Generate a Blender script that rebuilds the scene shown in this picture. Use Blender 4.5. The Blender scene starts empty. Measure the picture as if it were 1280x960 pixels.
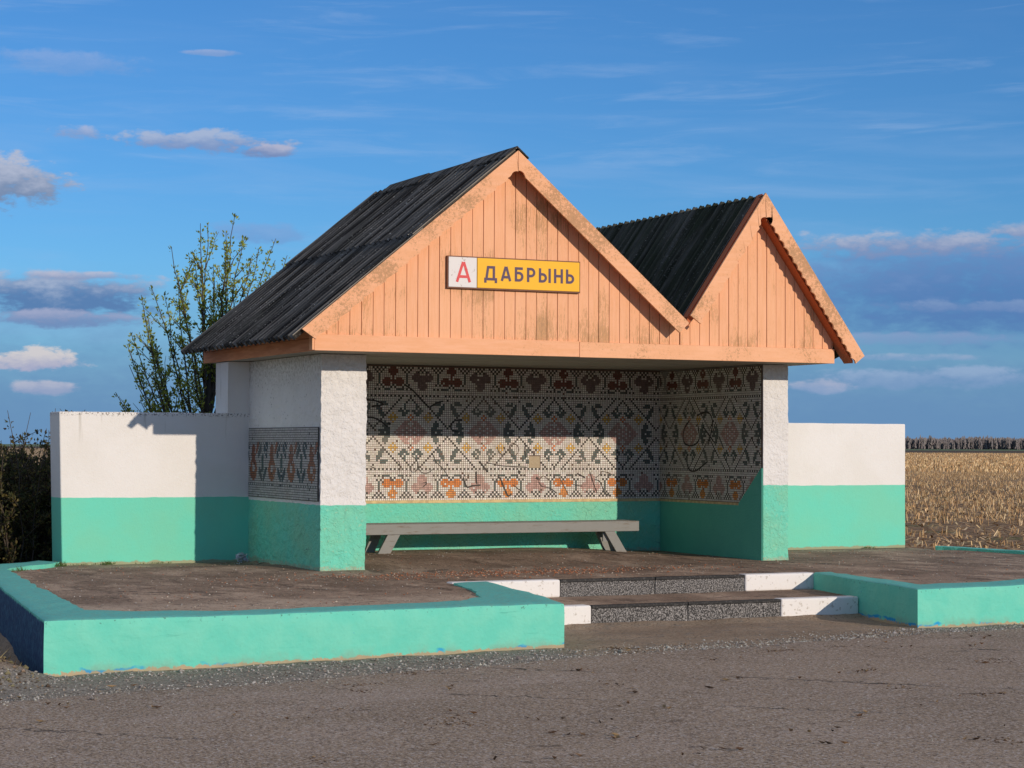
import bpy, bmesh, math, random
from mathutils import Vector, Matrix, noise
random.seed(7)
S = bpy.context.scene
COL = S.collection
R = math.radians
def U(a, b): return random.uniform(a, b)
def lerp(a, b, t): return a + (b - a) * t
def smooth(t):
    t = max(0.0, min(1.0, t)); return t * t * (3 - 2 * t)
def nz(x, y, z=0.0, s=1.0): return noise.noise(Vector((x * s, y * s, z * s)))

# ------------------------------------------------------------------ object helpers
ORIG = {}
def empty(name, loc, label, cat, group=None):
    o = bpy.data.objects.new(name, None); COL.objects.link(o)
    o.location = loc; o.empty_display_size = 0.2
    ORIG[o.name] = Vector(loc)
    o['label'] = label; o['category'] = cat
    if group: o['group'] = group
    return o
def tag(o, label=None, cat=None, group=None, kind=None):
    if label: o['label'] = label
    if cat: o['category'] = cat
    if group: o['group'] = group
    if kind: o['kind'] = kind
    return o

class MB:
    """collects world-space geometry for ONE mesh object"""
    def __init__(s): s.v = []; s.f = []; s.mi = []; s.col = []
    def face(s, pts, m=0, c=None):
        b = len(s.v); s.v.extend([tuple(p) for p in pts]); s.f.append(list(range(b, b + len(pts)))); s.mi.append(m); s.col.append(c)
    def add(s, verts, faces, m=0, c=None):
        b = len(s.v); s.v.extend([tuple(p) for p in verts])
        for f in faces: s.f.append([i + b for i in f]); s.mi.append(m); s.col.append(c)
    def box(s, x0, x1, y0, y1, z0, z1, m=0, c=None):
        v = [(x0,y0,z0),(x1,y0,z0),(x1,y1,z0),(x0,y1,z0),(x0,y0,z1),(x1,y0,z1),(x1,y1,z1),(x0,y1,z1)]
        s.add(v, [(0,3,2,1),(4,5,6,7),(0,1,5,4),(1,2,6,5),(2,3,7,6),(3,0,4,7)], m, c)
    def hexa(s, b, t, m=0, c=None):
        s.add(list(b) + list(t), [(0,3,2,1),(4,5,6,7),(0,1,5,4),(1,2,6,5),(2,3,7,6),(3,0,4,7)], m, c)
    def prism_xz(s, poly, y0, y1, m=0, c=None):
        """polygon in the x-z plane (counter clockwise seen from -y) extruded y0 (front) .. y1 (back)"""
        n = len(poly); v = [(x, y0, z) for x, z in poly] + [(x, y1, z) for x, z in poly]
        f = [tuple(range(n)), tuple(reversed(range(n, 2 * n)))]
        for i in range(n):
            j = (i + 1) % n; f.append((i, i + n, j + n, j))
        s.add(v, f, m, c)
    def tube(s, pts, rads, n=6, m=0, c=None):
        pts = [Vector(p) for p in pts]; vs = []; up = Vector((0.3, 0.9, 0.2))
        for i, p in enumerate(pts):
            d = (pts[min(i + 1, len(pts) - 1)] - pts[max(i - 1, 0)])
            d = d.normalized() if d.length > 1e-9 else Vector((0, 0, 1))
            a = d.cross(up)
            if a.length < 1e-3: a = d.cross(Vector((1, 0, 0)))
            a.normalize(); b = d.cross(a)
            for k in range(n):
                t = 2 * math.pi * k / n; vs.append(p + (a * math.cos(t) + b * math.sin(t)) * rads[i])
        fs = []
        for i in range(len(pts) - 1):
            for k in range(n):
                k2 = (k + 1) % n; fs.append((i*n+k, i*n+k2, (i+1)*n+k2, (i+1)*n+k))
        fs.append(tuple(reversed(range(n)))); fs.append(tuple(range((len(pts)-1)*n, len(pts)*n)))
        s.add(vs, fs, m, c)
    def rock(s, p, r, m=0, c=None, flat=0.7):
        p = Vector(p)
        base = [(1,0,0),(-1,0,0),(0,1,0),(0,-1,0),(0,0,1),(0,0,-1)]
        rot = Matrix.Rotation(U(0, 6.28), 3, 'Z')
        vs = []
        for b in base:
            w = rot @ (Vector(b) * r * U(0.6, 1.25)); w.z *= flat; vs.append(p + w)
        s.add(vs, [(0,2,4),(2,1,4),(1,3,4),(3,0,4),(2,0,5),(1,2,5),(3,1,5),(0,3,5)], m, c)
    def build(s, name, mats, parent=None, smooth_=False, bevel=0.0, seg=2):
        me = bpy.data.meshes.new(name)
        o = bpy.data.objects.new(name, me)
        org = Vector((0, 0, 0)); p = parent
        while p is not None:
            org = org + ORIG.get(p.name, Vector((0, 0, 0))); p = p.parent
        me.from_pydata([(x - org.x, y - org.y, z - org.z) for x, y, z in s.v], [], s.f)
        if not isinstance(mats, (list, tuple)): mats = [mats]
        for m in mats: me.materials.append(m)
        me.polygons.foreach_set('material_index', s.mi)
        if any(c is not None for c in s.col):
            at = me.color_attributes.new('Col', 'FLOAT_COLOR', 'CORNER'); buf = []
            for f, c in zip(s.f, s.col):
                cc = tuple(c) + (1.0,) if c is not None else (1, 1, 1, 1)
                for _ in f: buf.extend(cc)
            at.data.foreach_set('color', buf)
        if smooth_: me.polygons.foreach_set('use_smooth', [True] * len(me.polygons))
        me.update()
        COL.objects.link(o)
        if parent is not None: o.parent = parent
        if bevel > 0:
            bm = bmesh.new(); bm.from_mesh(me); bmesh.ops.remove_doubles(bm, verts=bm.verts, dist=1e-5); bm.to_mesh(me); bm.free()
            md = o.modifiers.new('bevel', 'BEVEL'); md.width = bevel; md.segments = seg; md.limit_method = 'ANGLE'; md.angle_limit = R(40)
        return o

# ------------------------------------------------------------------ node helpers
class NT:
    def __init__(s, tree): s.t = tree; s.n = tree.nodes; s.l = tree.links
    def new(s, typ, **kw):
        n = s.n.new(typ)
        for k, v in kw.items(): setattr(n, k, v)
        return n
    def put(s, sock, v):
        if isinstance(v, bpy.types.NodeSocket): s.l.new(v, sock)
        elif v is not None:
            if isinstance(v, (tuple, list)) and len(v) == 3 and sock.type == 'RGBA': v = tuple(v) + (1,)
            sock.default_value = v
    def math(s, op, a, b=None, c=None, clamp=False):
        n = s.new('ShaderNodeMath', operation=op, use_clamp=clamp)
        s.put(n.inputs[0], a)
        if b is not None: s.put(n.inputs[1], b)
        if c is not None: s.put(n.inputs[2], c)
        return n.outputs[0]
    def add(s, a, b): return s.math('ADD', a, b)
    def sub(s, a, b): return s.math('SUBTRACT', a, b)
    def mul(s, a, b): return s.math('MULTIPLY', a, b)
    def rng(s, v, a, b, c=0.0, d=1.0, sm=True):
        n = s.new('ShaderNodeMapRange'); n.interpolation_type = 'SMOOTHSTEP' if sm else 'LINEAR'; n.clamp = True
        s.put(n.inputs['Value'], v)
        for k, x in (('From Min', a), ('From Max', b), ('To Min', c), ('To Max', d)): s.put(n.inputs[k], x)
        return n.outputs[0]
    def mix(s, f, a, b, mode='MIX'):
        n = s.new('ShaderNodeMix', data_type='RGBA', blend_type=mode)
        s.put(n.inputs[0], f); s.put(n.inputs[6], a); s.put(n.inputs[7], b); return n.outputs[2]
    def pos(s): return s.new('ShaderNodeNewGeometry').outputs['Position']
    def sep(s, v):
        n = s.new('ShaderNodeSeparateXYZ'); s.put(n.inputs[0], v); return n.outputs
    def comb(s, x, y, z):
        n = s.new('ShaderNodeCombineXYZ')
        for i, v in enumerate((x, y, z)): s.put(n.inputs[i], v)
        return n.outputs[0]
    def scale(s, v, sc):
        n = s.new('ShaderNodeVectorMath', operation='MULTIPLY'); s.put(n.inputs[0], v); s.put(n.inputs[1], sc if isinstance(sc, tuple) else (sc,)*3); return n.outputs[0]
    def noise(s, v, sc, det=3.0, rough=0.55, dist=0.0):
        n = s.new('ShaderNodeTexNoise'); s.put(n.inputs['Vector'], v); n.inputs['Scale'].default_value = sc
        n.inputs['Detail'].default_value = det; n.inputs['Roughness'].default_value = rough; n.inputs['Distortion'].default_value = dist
        return n.outputs[0]
    def voro(s, v, sc, feat='F1', out='Distance', rnd=1.0):
        n = s.new('ShaderNodeTexVoronoi', feature=feat); s.put(n.inputs['Vector'], v); n.inputs['Scale'].default_value = sc
        n.inputs['Randomness'].default_value = rnd
        return n.outputs[out]
    def bump(s, h, strength=0.5, dist=0.01, prev=None):
        n = s.new('ShaderNodeBump'); s.put(n.inputs['Height'], h); n.inputs['Strength'].default_value = strength; n.inputs['Distance'].default_value = dist
        if prev is not None: s.put(n.inputs['Normal'], prev)
        return n.outputs[0]
    def attr(s, name='Col'): return s.new('ShaderNodeAttribute', attribute_name=name).outputs['Color']

def mat(name, fn, rough=0.85, spec=0.25):
    m = bpy.data.materials.new(name); m.use_nodes = True
    t = m.node_tree; b = t.nodes['Principled BSDF']; k = NT(t)
    b.inputs['Roughness'].default_value = rough; b.inputs['Specular IOR Level'].default_value = spec
    r = fn(k)
    if not isinstance(r, tuple): r = (r,)
    k.put(b.inputs['Base Color'], r[0] if not (isinstance(r[0], list)) else tuple(r[0]) + (1,))
    if len(r) > 1 and r[1] is not None: k.put(b.inputs['Normal'], r[1])
    if len(r) > 2 and r[2] is not None: k.put(b.inputs['Roughness'], r[2])
    return m

WHITE = (0.80, 0.78, 0.745); TEAL = (0.155, 0.66, 0.49); TEALD = (0.10, 0.53, 0.43); ORANGE = (0.88, 0.460, 0.262)

# ------------------------------------------------------------------ materials
def rough_plaster(zline, wob=0.006, green2=0.5, side=False):
    def fn(k):
        p = k.pos(); x, y, z = k.sep(p)
        nx0 = k.sep(k.new('ShaderNodeNewGeometry').outputs['True Normal'])[0]
        pit = k.rng(nx0, -0.3, -0.7, 0.35, 1.0) if side else 0.35
        n0 = k.noise(p, 7.0, 2)
        edge = k.add(zline, k.mul(k.sub(n0, 0.5), wob * 4))
        low = k.rng(k.sub(edge, z), -0.002, 0.002)
        n1 = k.noise(p, 30, 4, 0.6, 0.6); n2 = k.noise(p, 90, 3); n3 = k.noise(p, 2.2, 4)
        w = k.mix(k.rng(n3, 0.35, 0.75), WHITE, (0.74, 0.72, 0.68))
        pits = k.rng(k.voro(k.scale(p, (1, 1, 0.55)), 30, 'F1'), 0.24, 0.08)
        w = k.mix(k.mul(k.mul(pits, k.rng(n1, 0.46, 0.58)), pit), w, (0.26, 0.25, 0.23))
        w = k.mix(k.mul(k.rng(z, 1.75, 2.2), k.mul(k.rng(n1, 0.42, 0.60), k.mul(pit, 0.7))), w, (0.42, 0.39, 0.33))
        g = k.mix(k.rng(n3, 0.3, 0.7), TEAL, (0.22, 0.62, 0.42))
        g = k.mix(k.mul(k.rng(n1, 0.56, 0.7), green2), g, (0.42, 0.62, 0.40))
        cr = k.rng(k.voro(k.scale(p, (1, 1, 0.8)), 6.5, 'DISTANCE_TO_EDGE'), 0.012, 0.0)
        g = k.mix(k.mul(cr, k.rng(n3, 0.52, 0.66)), g, (0.04, 0.12, 0.10))
        c = k.mix(low, w, g)
        base = k.rng(k.add(z, k.mul(k.sub(n0, 0.5), 0.10)), 0.045, 0.015)
        c = k.mix(k.mul(base, k.rng(n2, 0.38, 0.6)), c, (0.42, 0.40, 0.27))
        h = k.add(k.add(k.mul(n1, 0.7), k.mul(n2, 0.2)), k.mul(k.noise(p, 13, 3, 0.55, 0.5), 1.2))
        return c, k.bump(h, 0.75, 0.03)
    return fn
def smooth_plaster(zline, ztop=1.565):
    def fn(k):
        p = k.pos(); x, y, z = k.sep(p)
        n0 = k.noise(p, 4.0, 3); n1 = k.noise(p, 1.6, 4); n2 = k.noise(p, 60, 3)
        low = k.rng(k.sub(k.add(zline, k.mul(k.sub(n0, 0.5), 0.02)), z), -0.002, 0.002)
        w = k.mix(k.rng(n1, 0.35, 0.7), WHITE, (0.76, 0.735, 0.685))
        st = k.noise(k.scale(p, (14, 14, 1.2)), 1.0, 3)
        w = k.mix(k.mul(k.rng(st, 0.60, 0.74), k.rng(z, 1.1, 1.65)), w, (0.55, 0.52, 0.46))
        g = k.mix(k.rng(n1, 0.3, 0.7), TEAL, (0.19, 0.63, 0.44))
        c = k.mix(low, w, g)
        top = k.rng(k.add(z, k.mul(k.sub(n0, 0.5), 0.02)), ztop, ztop + 0.035)
        c = k.mix(k.mul(top, k.rng(n2, 0.5, 0.65)), c, (0.22, 0.20, 0.18))
        base = k.rng(k.add(z, k.mul(k.sub(k.noise(p, 9, 3), 0.5), 0.07)), 0.0, -0.015)
        c = k.mix(base, c, (0.34, 0.36, 0.22))
        return c, k.bump(k.add(n2, k.mul(n0, 2.0)), 0.28, 0.012)
    return fn
M = {}
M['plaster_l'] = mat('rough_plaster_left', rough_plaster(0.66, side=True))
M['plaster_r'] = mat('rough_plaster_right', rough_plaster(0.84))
M['plaster_back'] = mat('rough_plaster_back', rough_plaster(0.62, 0.001, 0.35))
M['wing_l'] = mat('smooth_plaster_left', smooth_plaster(0.69))
M['tall'] = mat('smooth_plaster_rear', smooth_plaster(0.69, 9.0))
M['wing_r'] = mat('smooth_plaster_right', smooth_plaster(0.78))

def orange_board(amount, vertical=True, dark=False):
    def fn(k):
        p = k.pos()
        info = k.attr('Col'); r = k.sep(info)[0]
        g = k.noise(k.scale(p, (38, 38, 3.2) if vertical else (4, 12, 30)), 1.0, 4, 0.6)
        big = k.noise(p, 1.5, 3)
        fine = k.noise(k.scale(p, (95, 95, 7) if vertical else (30, 30, 30)), 1.0, 5, 0.72); fin2 = k.noise(k.scale(p, (70, 70, 30) if vertical else (75, 75, 75)), 1.0, 4, 0.7)
        c = k.mix(k.rng(g, 0.3, 0.7), ORANGE, (0.83, 0.415, 0.215))
        c = k.mix(k.mul(r, 0.28), c, (0.90, 0.52, 0.30))
        v = k.add(k.mul(big, 0.75), k.add(k.mul(fine, 0.55), k.add(k.mul(fin2, 0.35), k.mul(r, 0.10))))
        th = 1.085 - 0.19 * amount
        wear = k.mul(k.rng(v, th, th + 0.10), 0.8)
        wood = k.mix(k.rng(fin2, 0.35, 0.65), (0.30, 0.19, 0.10), (0.56, 0.31, 0.14) if vertical else (0.50, 0.28, 0.14))
        c = k.mix(wear, c, wood)
        dirt = k.rng(v, th - 0.16, th + 0.02)
        c = k.mix(k.mul(dirt, 0.14), c, (0.62, 0.30, 0.13))
        return c, k.bump(k.sub(g, k.mul(wear, 0.4)), 0.35, 0.006)
    return fn
M['gable'] = mat('painted_boards', orange_board(0.88), 0.75)
M['barge'] = mat('painted_bargeboard', orange_board(1.25, False), 0.75)
M['fascia'] = mat('painted_fascia', orange_board(0.35, False), 0.75)
M['eaves'] = mat('red_brown_eaves_paint', lambda k: k.mix(k.rng(k.noise(k.scale(k.pos(), (12, 3, 30)), 1, 4), 0.35, 0.65), (0.60, 0.235, 0.11), (0.72, 0.31, 0.155)), 0.75)
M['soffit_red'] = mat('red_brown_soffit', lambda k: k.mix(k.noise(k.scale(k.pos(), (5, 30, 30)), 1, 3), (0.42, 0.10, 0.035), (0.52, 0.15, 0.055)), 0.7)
M['ceiling'] = mat('grey_ceiling_planks', lambda k: k.mix(k.rng(k.noise(k.scale(k.pos(), (0.8, 14, 14)), 1, 3), 0.3, 0.7), (0.30, 0.27, 0.22), (0.44, 0.40, 0.34)), 0.8)

def roof_fn(k):
    p = k.pos(); x, y, z = k.sep(p)
    str_ = k.noise(k.scale(p, (0.55, 11, 0.55)), 1.0, 5, 0.72)
    fine = k.noise(p, 45, 4, 0.65); big = k.noise(p, 1.1, 3)
    c = k.mix(k.rng(str_, 0.38, 0.62), (0.022, 0.020, 0.018), (0.165, 0.154, 0.137))
    c = k.mix(k.mul(k.rng(fine, 0.57, 0.72), k.rng(k.noise(k.scale(p, (0.35, 24, 0.35)), 1.0, 4, 0.7), 0.46, 0.58)), c, (0.52, 0.50, 0.45))
    c = k.mix(k.mul(k.rng(big, 0.45, 0.7), 0.35), c, (0.020, 0.022, 0.016))
    lich = k.rng(k.voro(k.scale(p, (1, 1.8, 1)), 7.0), 0.13, 0.05)
    c = k.mix(k.mul(lich, k.rng(fine, 0.45, 0.6)), c, (0.40, 0.39, 0.34))
    return c, k.bump(fine, 0.5, 0.008)
M['roof'] = mat('weathered_corrugated_sheet', roof_fn, 0.95, 0.12)
def roof2_fn(k):
    c, n = roof_fn(k); p = k.pos()
    s = k.noise(k.scale(p, (1.0, 12, 1.0)), 1.0, 3)
    return k.mix(k.rng(s, 0.35, 0.70, 0.35, 0.85), c, (0.030, 0.040, 0.022)), n
M['roof_moss'] = mat('mossy_corrugated_sheet', roof2_fn, 0.95, 0.12)
M['roof_edge'] = mat('cut_sheet_edge', lambda k: k.mix(k.noise(k.pos(), 20, 3), (0.20, 0.18, 0.15), (0.34, 0.31, 0.26)), 0.95, 0.1)

M['tile'] = mat('mosaic_tile', lambda k: (k.mix(k.mul(k.rng(k.noise(k.pos(), 2.3, 4), 0.45, 0.75), 0.30), k.attr('Col'), (0.40, 0.33, 0.25)), None, None), 0.55, 0.3)
M['grout'] = mat('mosaic_grout', lambda k: (k.mix(k.noise(k.pos(), 14, 4), (0.21, 0.145, 0.11), (0.14, 0.10, 0.08)), k.bump(k.noise(k.pos(), 120, 2), 0.4, 0.004)), 0.95, 0.1)
M['grout_grey'] = mat('grey_mosaic_grout', lambda k: k.mix(k.noise(k.pos(), 14, 4), (0.10, 0.095, 0.09), (0.06, 0.058, 0.055)), 0.95, 0.1)
M['spray'] = mat('black_spray_paint', lambda k: k.mix(k.noise(k.pos(), 30, 3), (0.025, 0.022, 0.02), (0.09, 0.075, 0.06)), 0.6)
M['spray_thin'] = mat('faded_marker', lambda k: k.mix(k.noise(k.pos(), 30, 3), (0.06, 0.045, 0.035), (0.20, 0.14, 0.10)), 0.6)
M['patch'] = mat('beige_filler', lambda k: (k.mix(k.noise(k.pos(), 25, 4), (0.40, 0.31, 0.20), (0.50, 0.41, 0.28)), k.bump(k.noise(k.pos(), 60, 3), 0.5, 0.01)), 0.9)
M['cream'] = mat('cream_stripe_paint', lambda k: k.mix(k.rng(k.noise(k.pos(), 20, 4), 0.35, 0.65), (0.70, 0.54, 0.27), (0.52, 0.38, 0.20)), 0.85)
M['teal_flat'] = mat('teal_wall_patch', lambda k: (k.mix(k.noise(k.pos(), 6, 3), (0.10, 0.44, 0.33), (0.13, 0.52, 0.38)), k.bump(k.noise(k.pos(), 40, 3), 0.5, 0.01)), 0.85)

def kerb_fn(k):
    p = k.pos(); x, y, z = k.sep(p)
    nrm = k.sep(k.new('ShaderNodeNewGeometry').outputs['Normal'])
    n1 = k.noise(p, 5, 4); n2 = k.noise(p, 22, 4, 0.6); n3 = k.noise(p, 1.3, 3)
    c = k.mix(k.rng(n1, 0.3, 0.7), (0.140, 0.61, 0.465), (0.185, 0.64, 0.48))
    sc = k.noise(k.scale(p, (3, 3, 40)), 1, 3)
    c = k.mix(k.mul(k.rng(sc, 0.6, 0.75), 0.30), c, (0.10, 0.50, 0.38))
    # older blue paint showing along the foot and in a few chips
    zb = k.math('MINIMUM', k.math('MAXIMUM', k.add(k.mul(x, 0.010), -0.3315), -0.372), -0.328); zr_ = k.sub(z, zb)
    foot = k.rng(k.add(zr_, k.mul(k.sub(n1, 0.5), 0.12)), 0.024, 0.010)
    c = k.mix(k.mul(foot, k.rng(k.add(k.noise(p, 2.1, 3), k.mul(x, 0.012)), 0.48, 0.53)), c, (0.02, 0.33, 0.62))
    chip = k.rng(n2, 0.74, 0.75)
    c = k.mix(chip, c, (0.05, 0.33, 0.50))
    foot2 = k.rng(k.add(zr_, k.mul(k.sub(n2, 0.5), 0.08)), 0.008, -0.004)
    c = k.mix(foot2, c, (0.45, 0.36, 0.22))
    edge = k.mul(k.rng(z, -0.055, -0.005), k.rng(k.noise(p, 34, 4, 0.7), 0.60, 0.66))
    c = k.mix(k.mul(edge, 0.75), c, (0.06, 0.10, 0.09))
    scr = k.rng(k.noise(k.scale(p, (2.2, 2.2, 55)), 1.0, 4, 0.7), 0.64, 0.70)
    c = k.mix(k.mul(scr, k.mul(k.rng(n3, 0.45, 0.6), 0.55)), c, (0.07, 0.36, 0.27))
    mud = k.mul(k.rng(k.add(zr_, k.mul(k.sub(n2, 0.5), 0.10)), 0.085, 0.0), k.rng(n1, 0.40, 0.62))
    c = k.mix(k.mul(mud, 0.38), c, (0.24, 0.27, 0.19))
    # the top is a thinner, greyer coat with grit
    topm = k.rng(nrm[2], 0.6, 0.9)
    ct = k.mix(k.rng(n2, 0.4, 0.62), (0.115, 0.49, 0.43), (0.15, 0.44, 0.37))
    ct = k.mix(k.mul(k.rng(k.noise(p, 55, 4), 0.62, 0.70), k.rng(n1, 0.45, 0.6)), ct, (0.10, 0.12, 0.11))
    c = k.mix(topm, c, ct)
    # the end face towards the verge still has the old navy coat
    navy = k.rng(nrm[0], -0.6, -0.85)
    nv = k.mul(k.mul(navy, k.rng(x, -3.0, -3.2)), k.rng(k.add(z, k.mul(k.sub(n2, .5), .05)), 0.0, -0.02))
    c = k.mix(nv, c, k.mix(k.rng(n2, 0.45, 0.62), (0.010, 0.050, 0.125), (0.035, 0.12, 0.20)))
    h = k.add(k.mul(n2, 1.0), k.mul(n1, 1.5))
    return c, k.bump(h, 0.35, 0.02)
M['kerb'] = mat('teal_painted_concrete', kerb_fn, 0.8)
M['step_white'] = mat('whitewashed_kerbstone', lambda k: (k.mix(k.rng(k.noise(k.pos(), 28, 4), 0.58, 0.70), (0.80, 0.77, 0.73), (0.55, 0.50, 0.44)), k.bump(k.noise(k.pos(), 40, 3), 0.3, 0.01)), 0.9)
def speck_fn(k):
    p = k.pos(); z = k.sep(p)[2]
    a = k.noise(k.scale(p, (95, 95, 80)), 1.0, 3, 0.75)
    c = k.mix(k.rng(a, 0.42, 0.66), (0.028, 0.027, 0.026), (0.40, 0.38, 0.36))
    u = k.math('FRACT', k.math('DIVIDE', k.add(z, 0.32), 0.155)) if False else None
    return c, k.bump(a, 0.9, 0.01)
M['speck'] = mat('speckled_terrazzo', speck_fn, 0.7)
M['black'] = mat('black_nosing', lambda k: k.mix(k.rng(k.noise(k.pos(), 60, 3), 0.5, 0.7), (0.020, 0.020, 0.020), (0.08, 0.075, 0.07)), 0.6)

def floor_fn(k):
    p = k.pos(); x, y, z = k.sep(p)
    a = k.noise(p, 1.1, 4, 0.6); b = k.noise(k.scale(p, (1.0, .55, 1)), 1.6, 5, 0.65); f = k.noise(k.scale(p, (1, .4, 1)), 50, 3, 0.8); m = k.noise(p, 9, 4, 0.6)
    c = k.mix(k.rng(a, 0.35, 0.65), (0.200, 0.138, 0.094), (0.350, 0.248, 0.172))
    c = k.mix(k.mul(k.rng(b, 0.50, 0.64), 0.8), c, (0.52, 0.38, 0.27))
    c = k.mix(k.mul(k.rng(k.noise(k.scale(p, (1, .5, 1)), 2.7, 5, .65), 0.55, 0.65), 0.7), c, (0.085, 0.058, 0.043))
    big2 = k.noise(k.scale(p, (1, .4, 1)), 20, 4, 0.85); c = k.mix(k.mul(k.rng(big2, 0.55, 0.70), .7), c, (0.40, 0.31, 0.235)); c = k.mix(k.mul(k.rng(big2, 0.45, 0.32), .7), c, (0.075, 0.052, 0.04))
    # dusty band before the kerb and trodden dust at the bench
    dust = k.mul(k.rng(k.add(y, k.mul(a, 0.8)), -2.7, -3.4), k.rng(x, 2.0, 0.0))
    c = k.mix(k.mul(k.mul(dust, k.rng(m, 0.25, 0.6)), 0.9), c, (0.50, 0.375, 0.27))
    red = k.mul(k.rng(k.math('ABSOLUTE', k.add(y, 1.05)), 0.55, 0.1), k.rng(k.math('ABSOLUTE', k.sub(x, 1.6)), 2.2, 0.8))
    c = k.mix(k.mul(k.mul(red, k.rng(m, 0.42, 0.62)), 0.65), c, (0.26, 0.115, 0.06))
    c = k.mix(k.rng(f, 0.56, 0.72), c, (0.42, 0.33, 0.25))
    c = k.mix(k.rng(f, 0.44, 0.32), c, (0.07, 0.05, 0.038))
    cr = k.mul(k.rng(k.voro(k.add(p, k.scale(k.comb(m, m, 0), 0.3)), 0.9, 'DISTANCE_TO_EDGE'), 0.012, 0.0), k.rng(a, 0.48, 0.6))
    c = k.mix(cr, c, (0.04, 0.03, 0.025))
    return c, k.bump(k.add(f, m), 0.55, 0.015)
M['floor'] = mat('worn_asphalt_floor', floor_fn, 0.95, 0.15)
def road_fn(k):
    p = k.pos(); x, y, z = k.sep(p)
    a = k.noise(p, 0.55, 4, 0.6); b = k.noise(k.scale(p, (0.7, 1.5, 1)), 0.8, 5, 0.62)
    f = k.noise(k.scale(p, (1, .6, 1)), 75, 3, 0.8); f2 = k.voro(p, 85, 'F1', 'Color'); m = k.noise(p, 10, 4)
    c = k.mix(k.rng(a, 0.35, 0.65), (0.272, 0.197, 0.130), (0.352, 0.258, 0.176))
    c = k.mix(k.mul(k.rng(b, 0.5, 0.7), 0.6), c, (0.44, 0.335, 0.26))
    g3 = k.noise(k.scale(p, (1, .5, 1)), 52, 3, 0.8); c = k.mix(k.mul(k.rng(g3, 0.53, 0.64), .7), c, (0.55, 0.43, 0.325)); c = k.mix(k.mul(k.rng(g3, 0.49, 0.36), .85), c, (0.105, 0.072, 0.050))
    s = k.sep(f2)
    c = k.mix(k.rng(s[0], 0.70, 0.98), c, (0.50, 0.43, 0.38))
    c = k.mix(k.rng(f, 0.46, 0.34), c, (0.085, 0.066, 0.056))
    st = k.noise(k.scale(p, (1.0, 1.6, 1)), 2.6, 5, 0.7)
    c = k.mix(k.mul(k.rng(st, 0.63, 0.70), 0.8), c, (0.085, 0.055, 0.038))
    c = k.mix(k.mul(k.rng(m, 0.62, 0.74), 0.5), c, (0.13, 0.095, 0.075))
    cr = k.mul(k.rng(k.voro(k.add(p, k.scale(k.comb(m, m, 0), 0.25)), 0.55, 'DISTANCE_TO_EDGE'), 0.010, 0.0), k.rng(a, 0.5, 0.6))
    c = k.mix(cr, c, (0.045, 0.036, 0.03))
    return c, k.bump(k.add(f, k.mul(s[1], 0.7)), 0.5, 0.010)
M['road'] = mat('road_asphalt', road_fn, 0.9, 0.2)
def dirt_fn(k):
    p = k.pos(); x, y, z = k.sep(p)
    a = k.noise(p, 1.2, 4, 0.6); f = k.noise(p, 45, 4, 0.7); m = k.noise(p, 8, 4)
    c = k.mix(k.rng(a, 0.35, 0.65), (0.29, 0.215, 0.148), (0.38, 0.285, 0.20))
    gk = k.mul(k.rng(y, -4.75, -5.0), k.rng(x, 0.3, 0.0)); gk = k.math('MAXIMUM', gk, k.mul(k.rng(y, -4.4, -4.6), k.rng(x, 3.6, 4.2)))
    c = k.mix(k.mul(gk, 0.8), c, k.mix(k.rng(f, 0.4, 0.6), (0.17, 0.155, 0.13), (0.36, 0.335, 0.29)))
    c = k.mix(k.rng(m, 0.5, 0.72), c, (0.26, 0.215, 0.17))
    c = k.mix(k.rng(f, 0.55, 0.72), c, (0.48, 0.40, 0.31))
    c = k.mix(k.rng(f, 0.45, 0.34), c, (0.09, 0.065, 0.045))
    return c, k.bump(k.add(f, m), 0.8, 0.02)
M['dirt'] = mat('gritty_earth', dirt_fn, 0.95, 0.1)
def field_fn(k):
    p = k.pos(); x, y, z = k.sep(p)
    d = k.add(k.mul(x, 0.60), k.mul(y, 0.80))
    a = k.noise(p, 0.16, 5, 0.6); f = k.noise(k.scale(p, (6, 6, 6)), 1.0, 5, 0.7); b = k.noise(p, 0.02, 4)
    c = k.mix(k.rng(a, 0.35, 0.65), (0.16, 0.098, 0.058), (0.24, 0.15, 0.088))
    c = k.mix(k.mul(k.rng(f, 0.5, 0.62), k.rng(a, 0.3, 0.6, 0.45, 0.9)), c, (0.58, 0.41, 0.22))
    c = k.mix(k.mul(k.rng(k.noise(p, 0.5, 3), 0.58, 0.7), 0.5), c, (0.11, 0.13, 0.045))
    far = k.rng(d, 60, 160)
    c = k.mix(k.mul(far, 0.7), c, k.mix(k.rng(k.noise(p, 0.05, 4), 0.35, 0.65), (0.62, 0.42, 0.22), (0.48, 0.32, 0.165)))
    c = k.mix(k.rng(d, 640, 670), c, (0.115, 0.085, 0.06))
    c = k.mix(k.rng(d, 1050, 1100), c, (0.15, 0.19, 0.105))
    return c, k.bump(f, 0.8, 0.05)
M['field'] = mat('stubble_soil', field_fn, 0.95, 0.1)
M['stalk'] = mat('dry_straw', lambda k: k.attr('Col'), 0.8)
M['stone'] = mat('loose_stone', lambda k: (k.attr('Col'), k.bump(k.noise(k.pos(), 60, 2), 0.4, 0.005)), 0.9)
M['bench'] = mat('grey_painted_wood', lambda k: (k.mix(k.rng(k.noise(k.scale(k.pos(), (5, 40, 40)), 1, 4, 0.65), 0.56, 0.70), k.mix(k.noise(k.pos(), 6, 3), (0.235, 0.235, 0.215), (0.29, 0.285, 0.26)), (0.20, 0.165, 0.13)),
    k.bump(k.noise(k.scale(k.pos(), (4, 50, 50)), 1, 4), 0.35, 0.006)), 0.75)
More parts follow.
